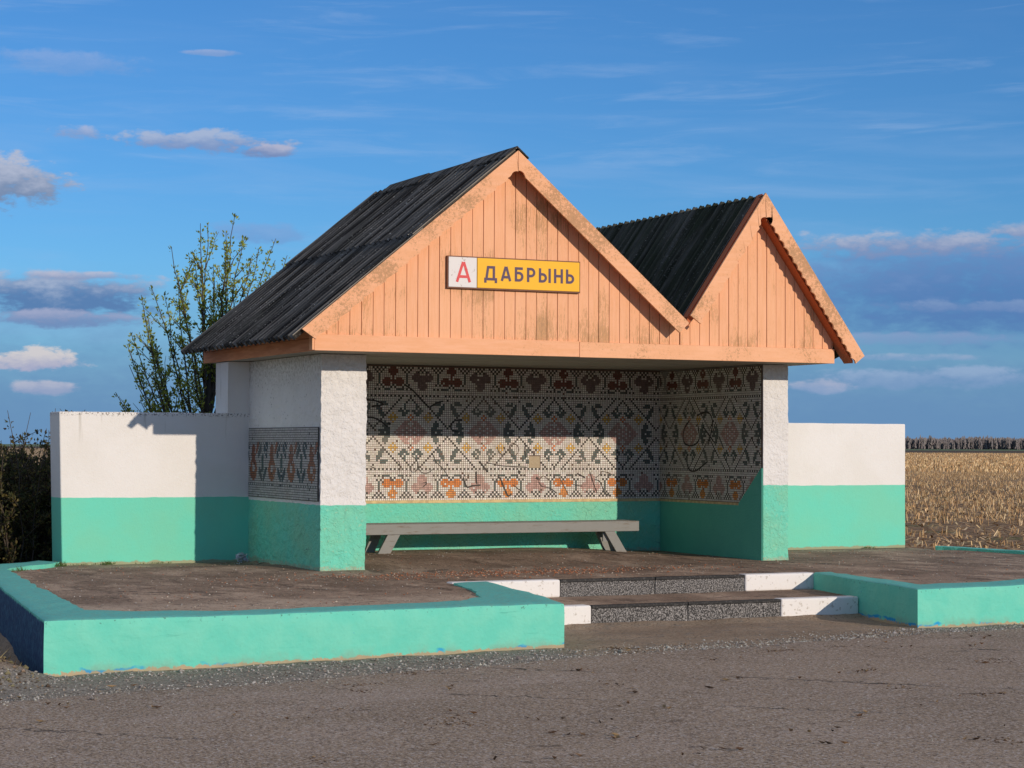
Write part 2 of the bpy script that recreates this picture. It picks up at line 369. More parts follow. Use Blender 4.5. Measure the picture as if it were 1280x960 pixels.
M['bark'] = mat('dark_bark', lambda k: (k.mix(k.noise(k.pos(), 18, 3), (0.055, 0.042, 0.032), (0.11, 0.085, 0.065)), k.bump(k.noise(k.scale(k.pos(), (40, 40, 8)), 1, 3), 0.6, 0.01)), 0.9)
def leaf_mat(name):
    m = mat(name, lambda k: k.attr('Col'), 0.55, 0.3)
    b = m.node_tree.nodes['Principled BSDF']
    t = NT(m.node_tree); tr = t.new('ShaderNodeBsdfTranslucent'); t.put(tr.inputs['Color'], t.attr('Col'))
    mx = t.new('ShaderNodeMixShader'); mx.inputs[0].default_value = 0.45
    t.l.new(b.outputs[0], mx.inputs[1]); t.l.new(tr.outputs[0], mx.inputs[2])
    t.l.new(mx.outputs[0], m.node_tree.nodes['Material Output'].inputs['Surface'])
    return m
M['leaf'] = leaf_mat('young_leaf')
M['wood_far'] = mat('far_trees', lambda k: k.attr('Col'), 0.95, 0.05)
M['sign_white'] = mat('white_enamel', lambda k: k.mix(k.rng(k.noise(k.pos(), 30, 4), 0.62, 0.72), (0.74, 0.71, 0.68), (0.45, 0.38, 0.33)), 0.5)
M['sign_yellow'] = mat('yellow_enamel', lambda k: k.mix(k.noise(k.pos(), 5, 3), (0.88, 0.46, 0.012), (0.92, 0.50, 0.02)), 0.5)
M['sign_frame'] = mat('rusty_frame', lambda k: k.mix(k.noise(k.pos(), 25, 3), (0.16, 0.075, 0.05), (0.26, 0.13, 0.08)), 0.7)
M['ink_red'] = mat('faded_red_paint', lambda k: k.mix(k.noise(k.pos(), 40, 3), (0.66, 0.055, 0.065), (0.74, 0.10, 0.09)), 0.5)
M['ink_dark'] = mat('faded_navy_paint', lambda k: k.mix(k.noise(k.pos(), 40, 3), (0.075, 0.045, 0.095), (0.11, 0.065, 0.11)), 0.5)
M['plastic'] = mat('crumpled_film', lambda k: (k.mix(k.noise(k.pos(), 12, 3), (0.45, 0.45, 0.46), (0.7, 0.7, 0.72)), k.bump(k.noise(k.pos(), 30, 3), 0.8, 0.02)), 0.35, 0.5)

# ------------------------------------------------------------------ dimensions (metres)
W, D, H = 5.6, 2.36, 2.2
XI0, XI1 = 0.45, 5.27           # inner faces of the two side walls
YG, YB = -0.60, -0.80           # gable boards / bargeboards
YEND = 3.17

def zr(x, y=0): return max(-0.372, min(-0.328, -0.37 + 0.010 * (x + 3.85)))
def floor_z(x, y):
    z = -0.003 + 0.006 * nz(x, y, 0, 1.7) - 0.004
    if y > -0.1:
        z += 0.068 * smooth((5.15 - x) / 1.6) * smooth((y + 0.05) / 1.1) * smooth((x - 0.0) / 0.3)
    if y > 1.0 and (x < 0 or x > 5.65): z -= 0.03 * smooth((y - 1.0) / 1.0)
    return z

# ------------------------------------------------------------------ ground, road, floor
def edge_y(x): return -5.62 + 0.145 * x - 0.09 + 0.16 * nz(x, 3.1, 0, 0.9) + 0.05 * nz(x, 7.7, 0, 4.0)
def ground_z(x, y):
    z = zr(x) - 0.018 + 0.014 * nz(x, y, 1, 2.3) + 0.006 * nz(x, y, 2, 9)
    if x < -3.6 and y > -5.6:                                    # earth bank beside the left kerb
        t = smooth((-3.75 - x) / 0.35) * smooth((y + 5.6) / 0.9)
        z += t * (0.10 + 0.05 * nz(x, y, 3, 2.0)); z -= 0.10 * smooth((x + 4.02) / 0.2) * smooth((y + 5.0) / 0.5)
    if y > -3.4 and 0 < x < 4.6: z += 0.03 * smooth((y + 4.6) / 1.0)
    if y > 2.5: z = lerp(z, -0.50, smooth((y - 2.5) / 2.5))
    b = min(x + 16, 22 - x)
    z = lerp(-0.52, z, smooth(b / 3.0))
    return z
def grid(mb, xs, ys, zf, m=0):
    b = len(mb.v); nx = len(xs)
    for y in ys:
        for x in xs: mb.v.append((x, y, zf(x, y)))
    for j in range(len(ys) - 1):
        for i in range(nx - 1):
            mb.f.append([b + j*nx + i, b + j*nx + i + 1, b + (j+1)*nx + i + 1, b + (j+1)*nx + i]); mb.mi.append(m); mb.col.append(None)
def frange(a, b, s):
    n = max(1, int(round((b - a) / s))); return [a + (b - a) * i / n for i in range(n + 1)]

g = MB(); grid(g, frange(-16, 22, 0.11), frange(-6.6, 6.0, 0.11), ground_z)
tag(g.build('ground', M['dirt'], smooth_=True), kind='structure')
rd = MB()
xs = frange(-70, 70, 0.2); ys = [0, .02, .05, .1, .2, .35, .6, 1, 1.5, 2, 3, 4, 6, 8, 10.5]
b0 = len(rd.v)
for t in ys:
    for x in xs:
        e = edge_y(x); y = e - t
        rd.v.append((x, y, zr(x) + 0.004 + 0.006 * nz(x, y, 4, 0.9) - (0.022 if t == 0 else 0.006 if t == .02 else 0)))
nx = len(xs)
for j in range(len(ys) - 1):
    for i in range(nx - 1):
        rd.f.append([j*nx + i, (j+1)*nx + i, (j+1)*nx + i + 1, j*nx + i + 1]); rd.mi.append(0); rd.col.append(None)
tag(rd.build('road', M['road'], smooth_=True), kind='structure')
fl = MB()
fl.face([(-4000, -4000, -0.56), (4000, -4000, -0.56), (4000, 4000, -0.56), (-4000, 4000, -0.56)])
tag(fl.build('field', M['field']), kind='structure')
nf = MB()     # the ploughed, clodded strip of field nearest the platform
def nf_z(x, y):
    b = min(x + 20, 80 - x, y - 4, 84 - y)
    return lerp(-0.60, -0.47 + 0.05 * nz(x, y, 5, 1.3) + 0.035 * nz(x, y, 6, 4.5), smooth(b / 3.0))
grid(nf, frange(-20, 80, 0.45), frange(4, 84, 0.45), nf_z)
tag(nf.build('field_margin', M['field'], smooth_=False), kind='structure')

pf = MB()
def kx_left(y): return lerp(-3.75, -3.32, (y + 4.85) / 3.6) if y < -1.25 else lerp(-3.32, -2.95, (y + 1.25) / 2.6)
def rec_l(y): return 0.30 + 0.195 * (y + 4.81)
def rec_r(y): return 4.10 + 0.19 * (y + 4.54)
for ya, yb, fa, fb in ((-4.72, -2.14, lambda y: kx_left(y), lambda y: rec_l(y)), (-4.45, -2.14, lambda y: rec_r(y), lambda y: 9.0),
                       (-2.14, 1.75, lambda y: kx_left(y), lambda y: 9.0 if y < .5 else 8.85), (1.75, D + 0.12, lambda y: -2.6 + (y - 1.75) * .5, lambda y: 8.95)):
    yy = frange(ya, yb, 0.1); n = int((fb(yb) - fa(yb)) / 0.1)
    base = len(pf.v)
    for y in yy:
        for i in range(n + 1):
            x = lerp(fa(y), fb(y), i / n); pf.v.append((x, y, floor_z(x, y)))
    for j in range(len(yy) - 1):
        for i in range(n):
            pf.f.append([base + j*(n+1) + i, base + j*(n+1) + i + 1, base + (j+1)*(n+1) + i + 1, base + (j+1)*(n+1) + i]); pf.mi.append(0); pf.col.append(None)
tag(pf.build('platform', M['floor'], smooth_=True), kind='structure')

# ------------------------------------------------------------------ painted kerbs
def kerb_band(pairs, ztop, zbot, step=0.07):
    mb = MB(); rows = []
    for (o0, i0), (o1, i1) in zip(pairs[:-1], pairs[1:]):
        L = max((Vector(o1) - Vector(o0)).length, (Vector(i1) - Vector(i0)).length); n = max(1, int(L / step))
        for k in range(n):
            t = k / n; rows.append(((lerp(o0[0], o1[0], t), lerp(o0[1], o1[1], t)), (lerp(i0[0], i1[0], t), lerp(i0[1], i1[1], t))))
    rows.append(pairs[-1])
    prof = []
    for o, i in rows:
        o = Vector((o[0], o[1])); i = Vector((i[0], i[1])); d = (i - o).normalized()
        i = i + d * (0.035 * nz(i.x, i.y, 8, 3.1) + 0.02 * nz(i.x, i.y, 9, 9))
        zt = ztop(o.x, o.y) + 0.006 * nz(o.x, o.y, 2, 3.3)
        w = 0.012 * nz(o.x, o.y, 5, 2.2)
        o = o + d * w
        c = []
        for k, f in enumerate((0, .25, .5, .75, .93)):
            z = lerp(zbot, zt, f); q = o + d * (0.010 * nz(o.x, o.y, z, 5.0) + (0.004 if k < 4 else 0.006)); c.append((q.x, q.y, z))
        q = o + d * 0.012; c.append((q.x, q.y, zt - 0.006))
        q = o + d * 0.032; c.append((q.x, q.y, zt))
        for f in (.3, .6, 1.0):
            q = o.lerp(i, f); c.append((q.x, q.y, zt + 0.004 * nz(q.x, q.y, 3, 4.0)))
        c.append((i.x, i.y, zbot))
        prof.append(c)
    m = len(prof[0])
    for c in prof: mb.v.extend(c)
    for a in range(len(prof) - 1):
        for k in range(m - 1):
            mb.f.append([a*m + k, (a+1)*m + k, (a+1)*m + k + 1, a*m + k + 1]); mb.mi.append(0); mb.col.append(None)
    mb.f.append(list(range(m))); mb.f.append(list(reversed(range((len(prof)-1)*m, len(prof)*m))))
    for _ in range(2): mb.mi.append(0); mb.col.append(None)
    return mb
def fixn(o, ang=45):
    bm = bmesh.new(); bm.from_mesh(o.data); bmesh.ops.recalc_face_normals(bm, faces=bm.faces); bm.to_mesh(o.data); bm.free()
    o.data.polygons.foreach_set('use_smooth', [True] * len(o.data.polygons))
    o.data.set_sharp_from_angle(angle=R(ang)); return o
kl = kerb_band([((-2.30, 2.62), (-2.13, 2.22)), ((-2.95, 1.95), (-2.72, 1.50)), ((-3.14, 1.5), (-2.90, 1.15)), ((-3.46, -1.32), (-3.13, -1.2)), ((-3.60, -2.6), (-3.22, -2.4)),
    ((-3.851, -4.907), (-3.36, -4.1)), ((-3.4, -4.897), (-3.0, -4.36)), ((-2.6, -4.88), (-2.27, -4.50)), ((-1.5, -4.855), (-1.3, -4.42)), ((-.3, -4.83), (-.33, -4.27)),
    ((.351, -4.813), (.02, -3.92)), ((.5, -4.2), (.12, -3.60)), ((.604, -3.68), (.30, -3.1)), ((.86, -2.24), (.46, -2.32))], lambda x, y: 0.008 + .004 * smooth((-x - 2) / 2), -0.46)
o = fixn(kl.build('painted_kerb', M['kerb']))
tag(o, 'long teal painted concrete kerb wrapping the platform on the near left of the steps', 'kerb', 'teal kerbs round the platform')
kr = kerb_band([((4.468, -2.21), (4.66, -2.21)), ((4.025, -4.536), (4.43, -4.03)), ((5.6, -4.53), (5.62, -4.05)), ((9.12, -4.5), (8.85, -4.1)), ((9.16, -0.1), (8.93, -0.05)), ((9.06, 1.0), (8.83, .95)), ((8.86, 1.6), (8.68, 1.38))],
    lambda x, y: 0.008 + 0.03 * smooth((x - 4.6) / 1.5) - 0.012 * smooth((x - 8) / .8), -0.46)
o = fixn(kr.build('painted_kerb', M['kerb']))
tag(o, 'teal painted concrete kerb on the right of the steps, running out of frame', 'kerb', 'teal kerbs round the platform')

# ------------------------------------------------------------------ steps
def make_steps():
    for (y0, y1, zt, zb, xa, xw0, xs_, xw1, xb, lab) in (
        (-2.20, -1.90, 0.004, -0.165, 0.50, 1.625, 2.655, 3.674, 4.50, 'upper step of white ends and black speckled slabs, level with the platform'),
        (-3.30, -3.00, -0.152, -0.345, 0.66, 1.386, 2.384, 3.386, 4.262, 'lower step of white ends and black speckled slabs, above the dirt apron')):
        st = empty('step', (2.5, y0, zb), lab, 'step', 'steps up to the platform')
        for a, b in ((xa, xw0), (xw1, xb)):
            k = MB(); k.box(a, b - 0.004, y0, y0 + 0.15, zb, zt); k.build('white_kerbstone', M['step_white'], st, bevel=0.018, seg=3)
        for a, b in ((xw0, xs_), (xs_, xw1)):
            k = MB(); k.box(a + 0.003, b - 0.004, y0 + 0.012, y0 + 0.07, zb, zt - 0.030); sl = k.build('speckled_slab', M['speck'], st, bevel=0.006)
            k = MB(); k.box(a + 0.003, b - 0.004, y0 + 0.004, y0 + 0.075, zt - 0.030, zt - 0.001); k.build('nosing', M['black'], sl, bevel=0.006)
        if zt < -0.1:
            k = MB(); grid(k, frange(0.5, 4.5, 0.1), frange(-3.25, -2.16, 0.1), lambda x, y: zt - 0.010 + 0.005 * nz(x, y, 1, 2.5)); k.build('tread', M['floor'], st, smooth_=True)
make_steps()

# ------------------------------------------------------------------ walls with real unevenness
def rough_box(mb, x0, x1, y0, y1, z0, z1, amp=0.006, st=0.035, f=9.0, m=0):
    """closed box whose faces are subdivided and pushed in and out a little"""
    xs, ys, zs = frange(x0, x1, st), frange(y0, y1, st), frange(z0, z1, st)
    idx = {}
    def vid(p):
        key = (round(p[0], 4), round(p[1], 4), round(p[2], 4))
        if key not in idx:
            idx[key] = len(mb.v); v = Vector(p)
            n = Vector((1 if abs(p[0]-x1) < 1e-6 else -1 if abs(p[0]-x0) < 1e-6 else 0, 1 if abs(p[1]-y1) < 1e-6 else -1 if abs(p[1]-y0) < 1e-6 else 0, 0))
            d = amp * (nz(p[0], p[1], p[2], f) + 0.6 * nz(p[0]+7, p[1], p[2], f * 2.7))
            v = v + n * d; mb.v.append(tuple(v))
        return idx[key]
    def sheet(A, B, fn, flip):
        for i in range(len(A) - 1):
            for j in range(len(B) - 1):
                q = [vid(fn(A[i], B[j])), vid(fn(A[i+1], B[j])), vid(fn(A[i+1], B[j+1])), vid(fn(A[i], B[j+1]))]
                mb.f.append(q[::-1] if flip else q); mb.mi.append(m); mb.col.append(None)
    sheet(xs, zs, lambda a, b: (a, y0, b), False); sheet(xs, zs, lambda a, b: (a, y1, b), True)
    sheet(ys, zs, lambda a, b: (x0, a, b), True); sheet(ys, zs, lambda a, b: (x1, a, b), False)
    sheet(xs, ys, lambda a, b: (a, b, z1), False)

shelter = empty('bus_shelter', (W / 2, D / 2, 0), 'roadside bus shelter with two orange board gables, dark corrugated roofs and a mosaic lined interior', 'bus shelter')
w = MB(); rough_box(w, 0.0, 0.49, 0.0, D + 0.006, -0.10, 2.196, 0.010, 0.022, 13.0)
side_l = w.build('side_wall', M['plaster_l'], shelter, smooth_=True); fixn(side_l, 60)
w = MB(); rough_box(w, XI1, W, 0.0, D + 0.006, -0.10, 2.196, 0.005)
side_r = w.build('side_wall', M['plaster_r'], shelter, smooth_=True); fixn(side_r, 60)
w = MB(); w.box(-0.247, 5.85, D + 0.008, D + 0.47, -0.12, 2.196, 0)
w.f.pop(); w.mi.pop(); w.col.pop()
w.face([(-0.247, D + 0.47, -0.12), (-0.247, D + 0.008, -0.12), (-0.247, D + 0.008, 2.196), (-0.247, D + 0.47, 2.196)])
back = w.build('back_wall', M['tall'], shelter)
w = MB(); rough_box(w, 0.492, XI1 - 0.002, D - 0.03, D + 0.002, -0.1, 0.625, 0.005)
dado = w.build('dado', M['plaster_back'], back, smooth_=True); fixn(dado, 60)

# wing walls
def wing(x0, x1, zt, m, lab, lean):
    mb = MB(); st = 0.12
    t = 0.47
    def bulge(x, z): return 0.004 * nz(x, z, 4, 1.5) + 0.002 * nz(x, z, 5, 5)
    xs = frange(x0, x1, st); zs = frange(-0.15, zt, st)
    rnd = 0.012
    def P(x, y, z):
        xx = x
        if abs(x - x0) < 1e-6 and lean: xx = x0 - 0.03 + 0.045 * (1 - z / zt)
        dz = 0.006 * nz(x, 0, 9, 3) if z > zt - 1e-6 else 0
        return (xx, y + (bulge(x, z) if y < D + .2 else 0), z + dz)
    for i in range(len(xs) - 1):
        for j in range(len(zs) - 1):
            mb.face([P(xs[i], D, zs[j]), P(xs[i+1], D, zs[j]), P(xs[i+1], D, zs[j+1]), P(xs[i], D, zs[j+1])])
            mb.face([P(xs[i], D + t, zs[j]), P(xs[i], D + t, zs[j+1]), P(xs[i+1], D + t, zs[j+1]), P(xs[i+1], D + t, zs[j])])
        mb.face([P(xs[i], D, zt), P(xs[i+1], D, zt), P(xs[i+1], D + t, zt), P(xs[i], D + t, zt)])
    for j in range(len(zs) - 1):
        mb.face([P(x0, D + t, zs[j]), P(x0, D, zs[j]), P(x0, D, zs[j+1]), P(x0, D + t, zs[j+1])])
        mb.face([P(x1, D, zs[j]), P(x1, D + t, zs[j]), P(x1, D + t, zs[j+1]), P(x1, D, zs[j+1])])
    o = mb.build('wing_wall', m)
    bm = bmesh.new(); bm.from_mesh(o.data); bmesh.ops.remove_doubles(bm, verts=bm.verts, dist=1e-4); bm.to_mesh(o.data); bm.free()
    o.data.polygons.foreach_set('use_smooth', [True] * len(o.data.polygons)); o.data.set_sharp_from_angle(angle=R(40))
    md = o.modifiers.new('bevel', 'BEVEL'); md.width = 0.014; md.segments = 3; md.limit_method = 'ANGLE'; md.angle_limit = R(50)
    return tag(o, lab, 'wall', 'low wing walls beside the shelter')
wing(-2.10, 0.12, 1.62, M['wing_l'], 'low white over teal wall running left from the shelter, crossed by the roof shadow', True)
wing(5.58, 8.945, 1.575, M['wing_r'], 'low white over teal wall running right from the shelter towards the stubble field', False)

# ------------------------------------------------------------------ mosaic
TW = [(0.76, 0.71, 0.62), (0.80, 0.76, 0.68), (0.70, 0.65, 0.56), (0.75, 0.68, 0.61), (0.82, 0.79, 0.72)]
GREEN = (0.085, 0.125, 0.115); DARK = (0.06, 0.065, 0.058); PINK = (0.56, 0.35, 0.30); ORNG = (0.72, 0.22, 0.035); YEL = (0.70, 0.42, 0.085)
def ell(u, v, cu, cv, ang, a, b):
    c, s = math.cos(ang), math.sin(ang); du, dv = u - cu, v - cv
    p, q = du * c + dv * s, -du * s + dv * c
    return (p / a) ** 2 + (q / b) ** 2 <= 1.0
def tile_kind(col, row):
    """col: columns from a flower centre; row 0..61 upwards from the cream stripe; returns a colour or None for white"""
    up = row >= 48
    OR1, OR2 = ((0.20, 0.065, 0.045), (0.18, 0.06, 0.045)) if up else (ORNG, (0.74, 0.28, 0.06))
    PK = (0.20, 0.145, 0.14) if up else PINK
    def border(b, c):
        c = c % 30; u = c if c <= 15 else c - 30; a = abs(u)
        if b == 0: return DARK if col % 2 == 0 else None
        if b in (1, 2): return None
        e = a if a <= 7 else 15 - a
        if a <= 7:
            if b == 3 and 2 <= a <= 4: return GREEN
            if b == 4 and a in (1, 5): return DARK
            if b == 5 and a in (0, 6): return DARK
            if ell(a, b, 3, 6.6, 0, 2.4, 2.4): return OR1
            if a <= 1 and 6 <= b <= 7: return OR1
            if a == 0 and 8 <= b <= 9: return OR1
            if ell(a, b, 0, 11.6, 0, 2.3, 2.4): return OR2
        else:
            q = 15 - a
            if ell(q, b, 0, 5.0, 0, 2.4, 2.4): return PK
            if ell(q, b, 3, 8.6, 0, 2.4, 2.5): return PK
            if q == 0 and 7 <= b <= 9: return PK
        if a == 7 and 6 <= b <= 10: return GREEN
        if a in (6, 8) and b in (5, 11): return DARK
        if a in (5, 9) and b in (3, 12): return DARK
        if a in (7,) and b in (3, 12): return DARK
        if a in (6, 8) and b in (4,): return None
        if a in (4, 10) and b == 13: return DARK
        if a in (6, 8) and b == 13: return DARK
        if a in (13, 15) and b in (11, 13): return DARK
        if a == 14 and b == 12: return DARK
        return None
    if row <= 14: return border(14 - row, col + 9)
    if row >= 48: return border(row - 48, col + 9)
    v = abs(row - 31); c = col % 38; u = c if c <= 19 else c - 38; a = abs(u); L = abs(a - 19)
    if abs(a) + abs(v - 7) <= 1: return (0.72, 0.20, 0.05) if not (a == 0 and v == 7) else None
    if abs(a - 9) + abs(v - 7) <= 2: return YEL if (a - 9 + v) % 2 or abs(a - 9) == 2 else (None if (a == 9) else YEL)
    if v <= 5 and a + v * 0.9 <= 8.4 and not (a <= 1 and v == 4):
        if (a, v) in ((0, 1), (2, 2), (0, 3), (4, 1), (2, 0), (0, 5)): return None
        return PINK
    if ell(a, v, 4.2, 9.2, 0.45, 2.4, 1.1): return GREEN
    if ell(a, v, 3.0, 11.9, 1.35, 1.9, 0.85): return GREEN
    if ell(a, v, 1.4, 9.6, -0.6, 1.3, 0.7): return GREEN
    if ell(a, v, 19 - 3.2, 10.6, -2.1, 3.4, 1.3): return GREEN
    if ell(a, v, 19 - 5.2, 13.3, 0.15, 2.3, 1.0): return GREEN
    if ell(a, v, 12.4, 2.2, 1.2, 3.3, 1.5): return GREEN
    if ell(a, v, 15.2, 0.6, 0.2, 1.8, 0.8): return GREEN
    if v == 2 + L and L > 0: return DARK
    if L == 0 and v in (2, 15): return DARK
    if v == 16 - (a if a < 6 else 99): return DARK
    return None
def jit(c, s=0.10):
    k = 1 + U(-s, s); return tuple(max(0.01, x * k * (1 + U(-.03, .03))) for x in c)
def mosaic(ncol, nrow, place, tw, th, col0, row0=0, kind=tile_kind, white=TW, gap=0.0054, clip=None, miss=0.004):
    mb = MB()
    for r in range(nrow):
        for c in range(ncol):
            if random.random() < miss: continue
            if clip and clip(c * tw + tw / 2, r * th + th / 2): continue
            k = kind(c + col0, r + row0)
            colr = jit(k, 0.22) if k and random.random() > .03 else jit(random.choice(white), 0.06)
            a0, a1 = c * tw + gap / 2 + U(-.0005, .0005), (c + 1) * tw - gap / 2 + U(-.0005, .0005); b0, b1 = r * th + gap / 2, (r + 1) * th - gap / 2
            dd = [U(0, .0012) for _ in range(4)]
            mb.face([place(a0, b0, .003 + dd[0]), place(a1, b0, .003 + dd[1]), place(a1, b1, .003 + dd[2]), place(a0, b1, .003 + dd[3])], 0, colr)
    return mb
Z0 = 0.632; T = 0.0245; TH = 0.0250
nc = int((XI1 - 0.492) / T); xs0 = XI1 - nc * T
col0 = int(round((xs0 - 1.93) / T))
hole = lambda a, b: 3.472 < xs0 + a < 3.622 and 1.005 < Z0 + b < 1.15
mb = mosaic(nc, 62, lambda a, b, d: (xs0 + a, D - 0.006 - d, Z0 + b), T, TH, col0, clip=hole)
mb.face([(0.492, D - 0.006, 0.61), (XI1, D - 0.006, 0.61), (XI1, D - 0.006, 2.196), (0.492, D - 0.006, 2.196)], 1)
back_mos = mb.build('mosaic_panel', [M['tile'], M['grout']], back)
k = MB(); rough_box(k, 3.476, 3.618, D - 0.013, D - 0.0055, 1.008, 1.146, 0.002, 0.03, 12); k.build('filler_patch', M['patch'], back)
k = MB(); rough_box(k, 0.50, XI1 - .004, D - 0.036, D - 0.002, 0.60, 0.634, 0.002, 0.03, 6); k.build('cream_stripe', M['cream'], back)
# right inner wall, same pattern, cut off by a slanting teal patch at the front
nc2 = int(D / T) - 1
def clip_r(a, b):
    y = D - 0.008 - a; z = Z0 + b
    return z < 1.02 - (y / 0.52) * 0.42
mb = mosaic(nc2, 62, lambda a, b, d: (XI1 - 0.010 - d, D - 0.010 - a, Z0 + b), T, TH, 9, clip=clip_r)
mb.face([(XI1 - 0.010, D - 0.01, 0.61), (XI1 - 0.010, 0.003, 0.61), (XI1 - 0.010, 0.003, 2.19), (XI1 - 0.010, D - 0.01, 2.19)], 1)
side_mos = mb.build('mosaic_panel', [M['tile'], M['grout']], side_r)
k = MB(); k.hexa([(XI1 - .018, 0.002, -.02), (XI1 - .0095, 0.002, -.02), (XI1 - .0095, D - .04, -.02), (XI1 - .018, D - .04, -.02)], [(XI1 - .018, 0.002, .62), (XI1 - .0095, 0.002, .62), (XI1 - .0095, D - .04, .62), (XI1 - .018, D - .04, .62)])
k.hexa([(XI1 - .018, 0.002, .62), (XI1 - .0095, 0.002, .62), (XI1 - .0095, 0.50, .62), (XI1 - .018, 0.50, .62)], [(XI1 - .018, 0.002, 1.03), (XI1 - .0095, 0.002, 1.03), (XI1 - .0095, 0.02, 1.03), (XI1 - .018, 0.02, 1.03)])
k.build('dado', M['teal_flat'], side_r)
k = MB(); k.box(XI1 - .021, XI1 - .009, 0.50, D - .045, .60, .628); k.build('cream_stripe', M['cream'], side_r)
# outer left side: a band of tiles between rough plaster and teal
GREYW = [(0.52, 0.51, 0.49), (0.58, 0.56, 0.53), (0.45, 0.43, 0.41)]
def side_kind(c, r):
    u = (c - 7 + 13) % 26 - 13; a = abs(u); v = r - 14
    if ell(u, v, 0, 4.0, 0, 3.0, 4.6): return (0.30, 0.115, 0.065)
    if ell(u, v, 0, -2.5, 0, 5.2, 4.6) and not (a <= 1 and -3 <= v <= 0): return (0.34, 0.13, 0.06)
    if ell(u, v, 5.5, 7.0, 1.2, 3.0, 1.2): return (0.34, 0.11, 0.06)
    if ell(a, v, 9.0, 5.5, 0.9, 4.0, 1.4) or ell(a, v, 10.0, -4.5, -0.9, 4.4, 1.4): return (0.05, 0.10, 0.12)
    if ell(a, v, 12.5, 0.5, 1.5, 4.5, 1.2): return (0.06, 0.12, 0.12)
    if ell(a, v, 7.5, 8.2, 0.5, 2.6, 1.0): return (0.05, 0.09, 0.11)
    if abs(v) == 9 and c % 3 == 0: return (0.07, 0.11, 0.12)
    return None
mb = mosaic(int(2.30 / T), 30, lambda a, b, d: (-0.010 - d, 2.335 - a, 0.70 + b), T, TH, 0, kind=side_kind, white=GREYW, gap=0.0056, miss=.012)
mb.face([(-0.009, 2.345, 0.695), (-0.009, 0.03, 0.695), (-0.009, 0.03, 1.455), (-0.009, 2.345, 1.455)], 1)
mb.build('mosaic_panel', [M['tile'], M['grout_grey']], side_l)

# scrawled graffiti on the tiles
def ribbon(mb, pts, wd, place, m=0):
    P = []
    for i in range(len(pts) - 1):
        p0 = pts[max(i - 1, 0)]; p1 = pts[i]; p2 = pts[i + 1]; p3 = pts[min(i + 2, len(pts) - 1)]
        for k in range(6):
            t = k / 6; q = []
            for a in (0, 1):
                q.append(0.5 * ((2 * p1[a]) + (-p0[a] + p2[a]) * t + (2*p0[a] - 5*p1[a] + 4*p2[a] - p3[a]) * t*t + (-p0[a] + 3*p1[a] - 3*p2[a] + p3[a]) * t**3))
            P.append(q)
    P.append(list(pts[-1])); prev = None
    for i, p in enumerate(P):
        a = P[max(i - 1, 0)]; b = P[min(i + 1, len(P) - 1)]; dx, dy = b[0] - a[0], b[1] - a[1]; L = math.hypot(dx, dy) or 1
        ww = wd * (0.75 + 0.5 * abs(nz(p[0], p[1], 1, 14))) * (0.5 if i in (0, len(P) - 1) else 1)
        n = (-dy / L * ww / 2, dx / L * ww / 2); cur = ((p[0] + n[0], p[1] + n[1]), (p[0] - n[0], p[1] - n[1]))
        if prev: mb.face([place(*prev[1]), place(*cur[1]), place(*cur[0]), place(*prev[0])], m)
        prev = cur
STROKES = [[(1.798,1.094),(1.823,1.03),(1.815,0.949)],[(1.966,1.152),(2.023,1.1),(2.046,1.042),(2.024,0.978),(1.986,0.958),(1.949,0.978)],[(2.042,1.077),(2.055,1.007),(2.1,0.951),(2.175,0.951),(2.226,0.993)],
[(2.619,0.901),(2.641,0.836),(2.671,0.783),(2.738,0.797),(2.847,0.806)],[(2.788,0.968),(2.785,0.912),(2.796,0.818)],[(2.225,1.182),(2.276,1.077),(2.365,0.995),(2.429,0.901)],[(1.452,1.025),(1.513,1.007)],
[(2.1,0.832),(2.151,0.838),(2.138,0.809),(2.101,0.786)],[(2.827,1.089),(2.885,1.018),(2.937,0.959)],[(3.096,0.899),(3.134,0.806),(3.2,0.679),(3.245,0.699)],[(3.259,0.812),(3.385,0.724)],[(4.118,0.94),(4.228,0.889)],
[(3.871,0.91),(3.939,0.802),(4.008,0.673)],[(2.92,1.072),(3.132,1.032),(3.458,1.016)],[(2.869,1.046),(2.935,0.955)],[(3.279,1.3),(3.331,1.26),(3.331,1.193),(3.294,1.159),(3.235,1.173),(3.213,1.233),(3.234,1.286),(3.279,1.3)],
[(3.058,1.259),(3.08,1.192),(3.132,1.162),(3.164,1.192),(3.146,1.259)],[(3.427,1.3),(3.42,1.22),(3.435,1.126)],[(3.608,0.857),(3.668,0.911),(3.743,0.857)],[(3.608,0.844),(3.646,0.79),(3.758,0.763),(3.849,0.701)],
[(4.06,0.808),(4.19,0.787)],[(4.366,0.882),(4.442,0.936),(4.45,0.963),(4.535,0.95),(4.612,0.915)],[(4.35,0.868),(4.427,0.841),(4.505,0.704),(4.582,0.663)],[(4.289,0.964),(4.351,0.8),(4.397,0.698)],[(3.34,0.939),(3.444,0.905)],
[(1.397,1.795),(1.521,1.779),(1.607,1.74),(1.459,1.715)],[(1.392,1.593),(1.497,1.583),(1.59,1.538),(1.659,1.48)],[(2.605,1.57),(2.515,1.563),(2.464,1.522),(2.471,1.451),(2.567,1.426)],[(1.88,1.969),(1.981,1.901),(2.069,1.81),(2.171,1.718)],[(2.184,1.712),(2.272,1.765),(2.361,1.79)]]
BOLD = {3, 4, 8, 9, 11, 25, 26, 27, 28, 29}
for i, s in enumerate(STROKES):
    gr = MB(); ribbon(gr, s, 0.022 if i in BOLD else 0.011, lambda a, b, i=i: (a, D - 0.0125 - i * 0.00008, b), 0 if (i in BOLD or i % 3) else 1)
    gr.build('graffiti', [M['spray'], M['spray_thin']], back)
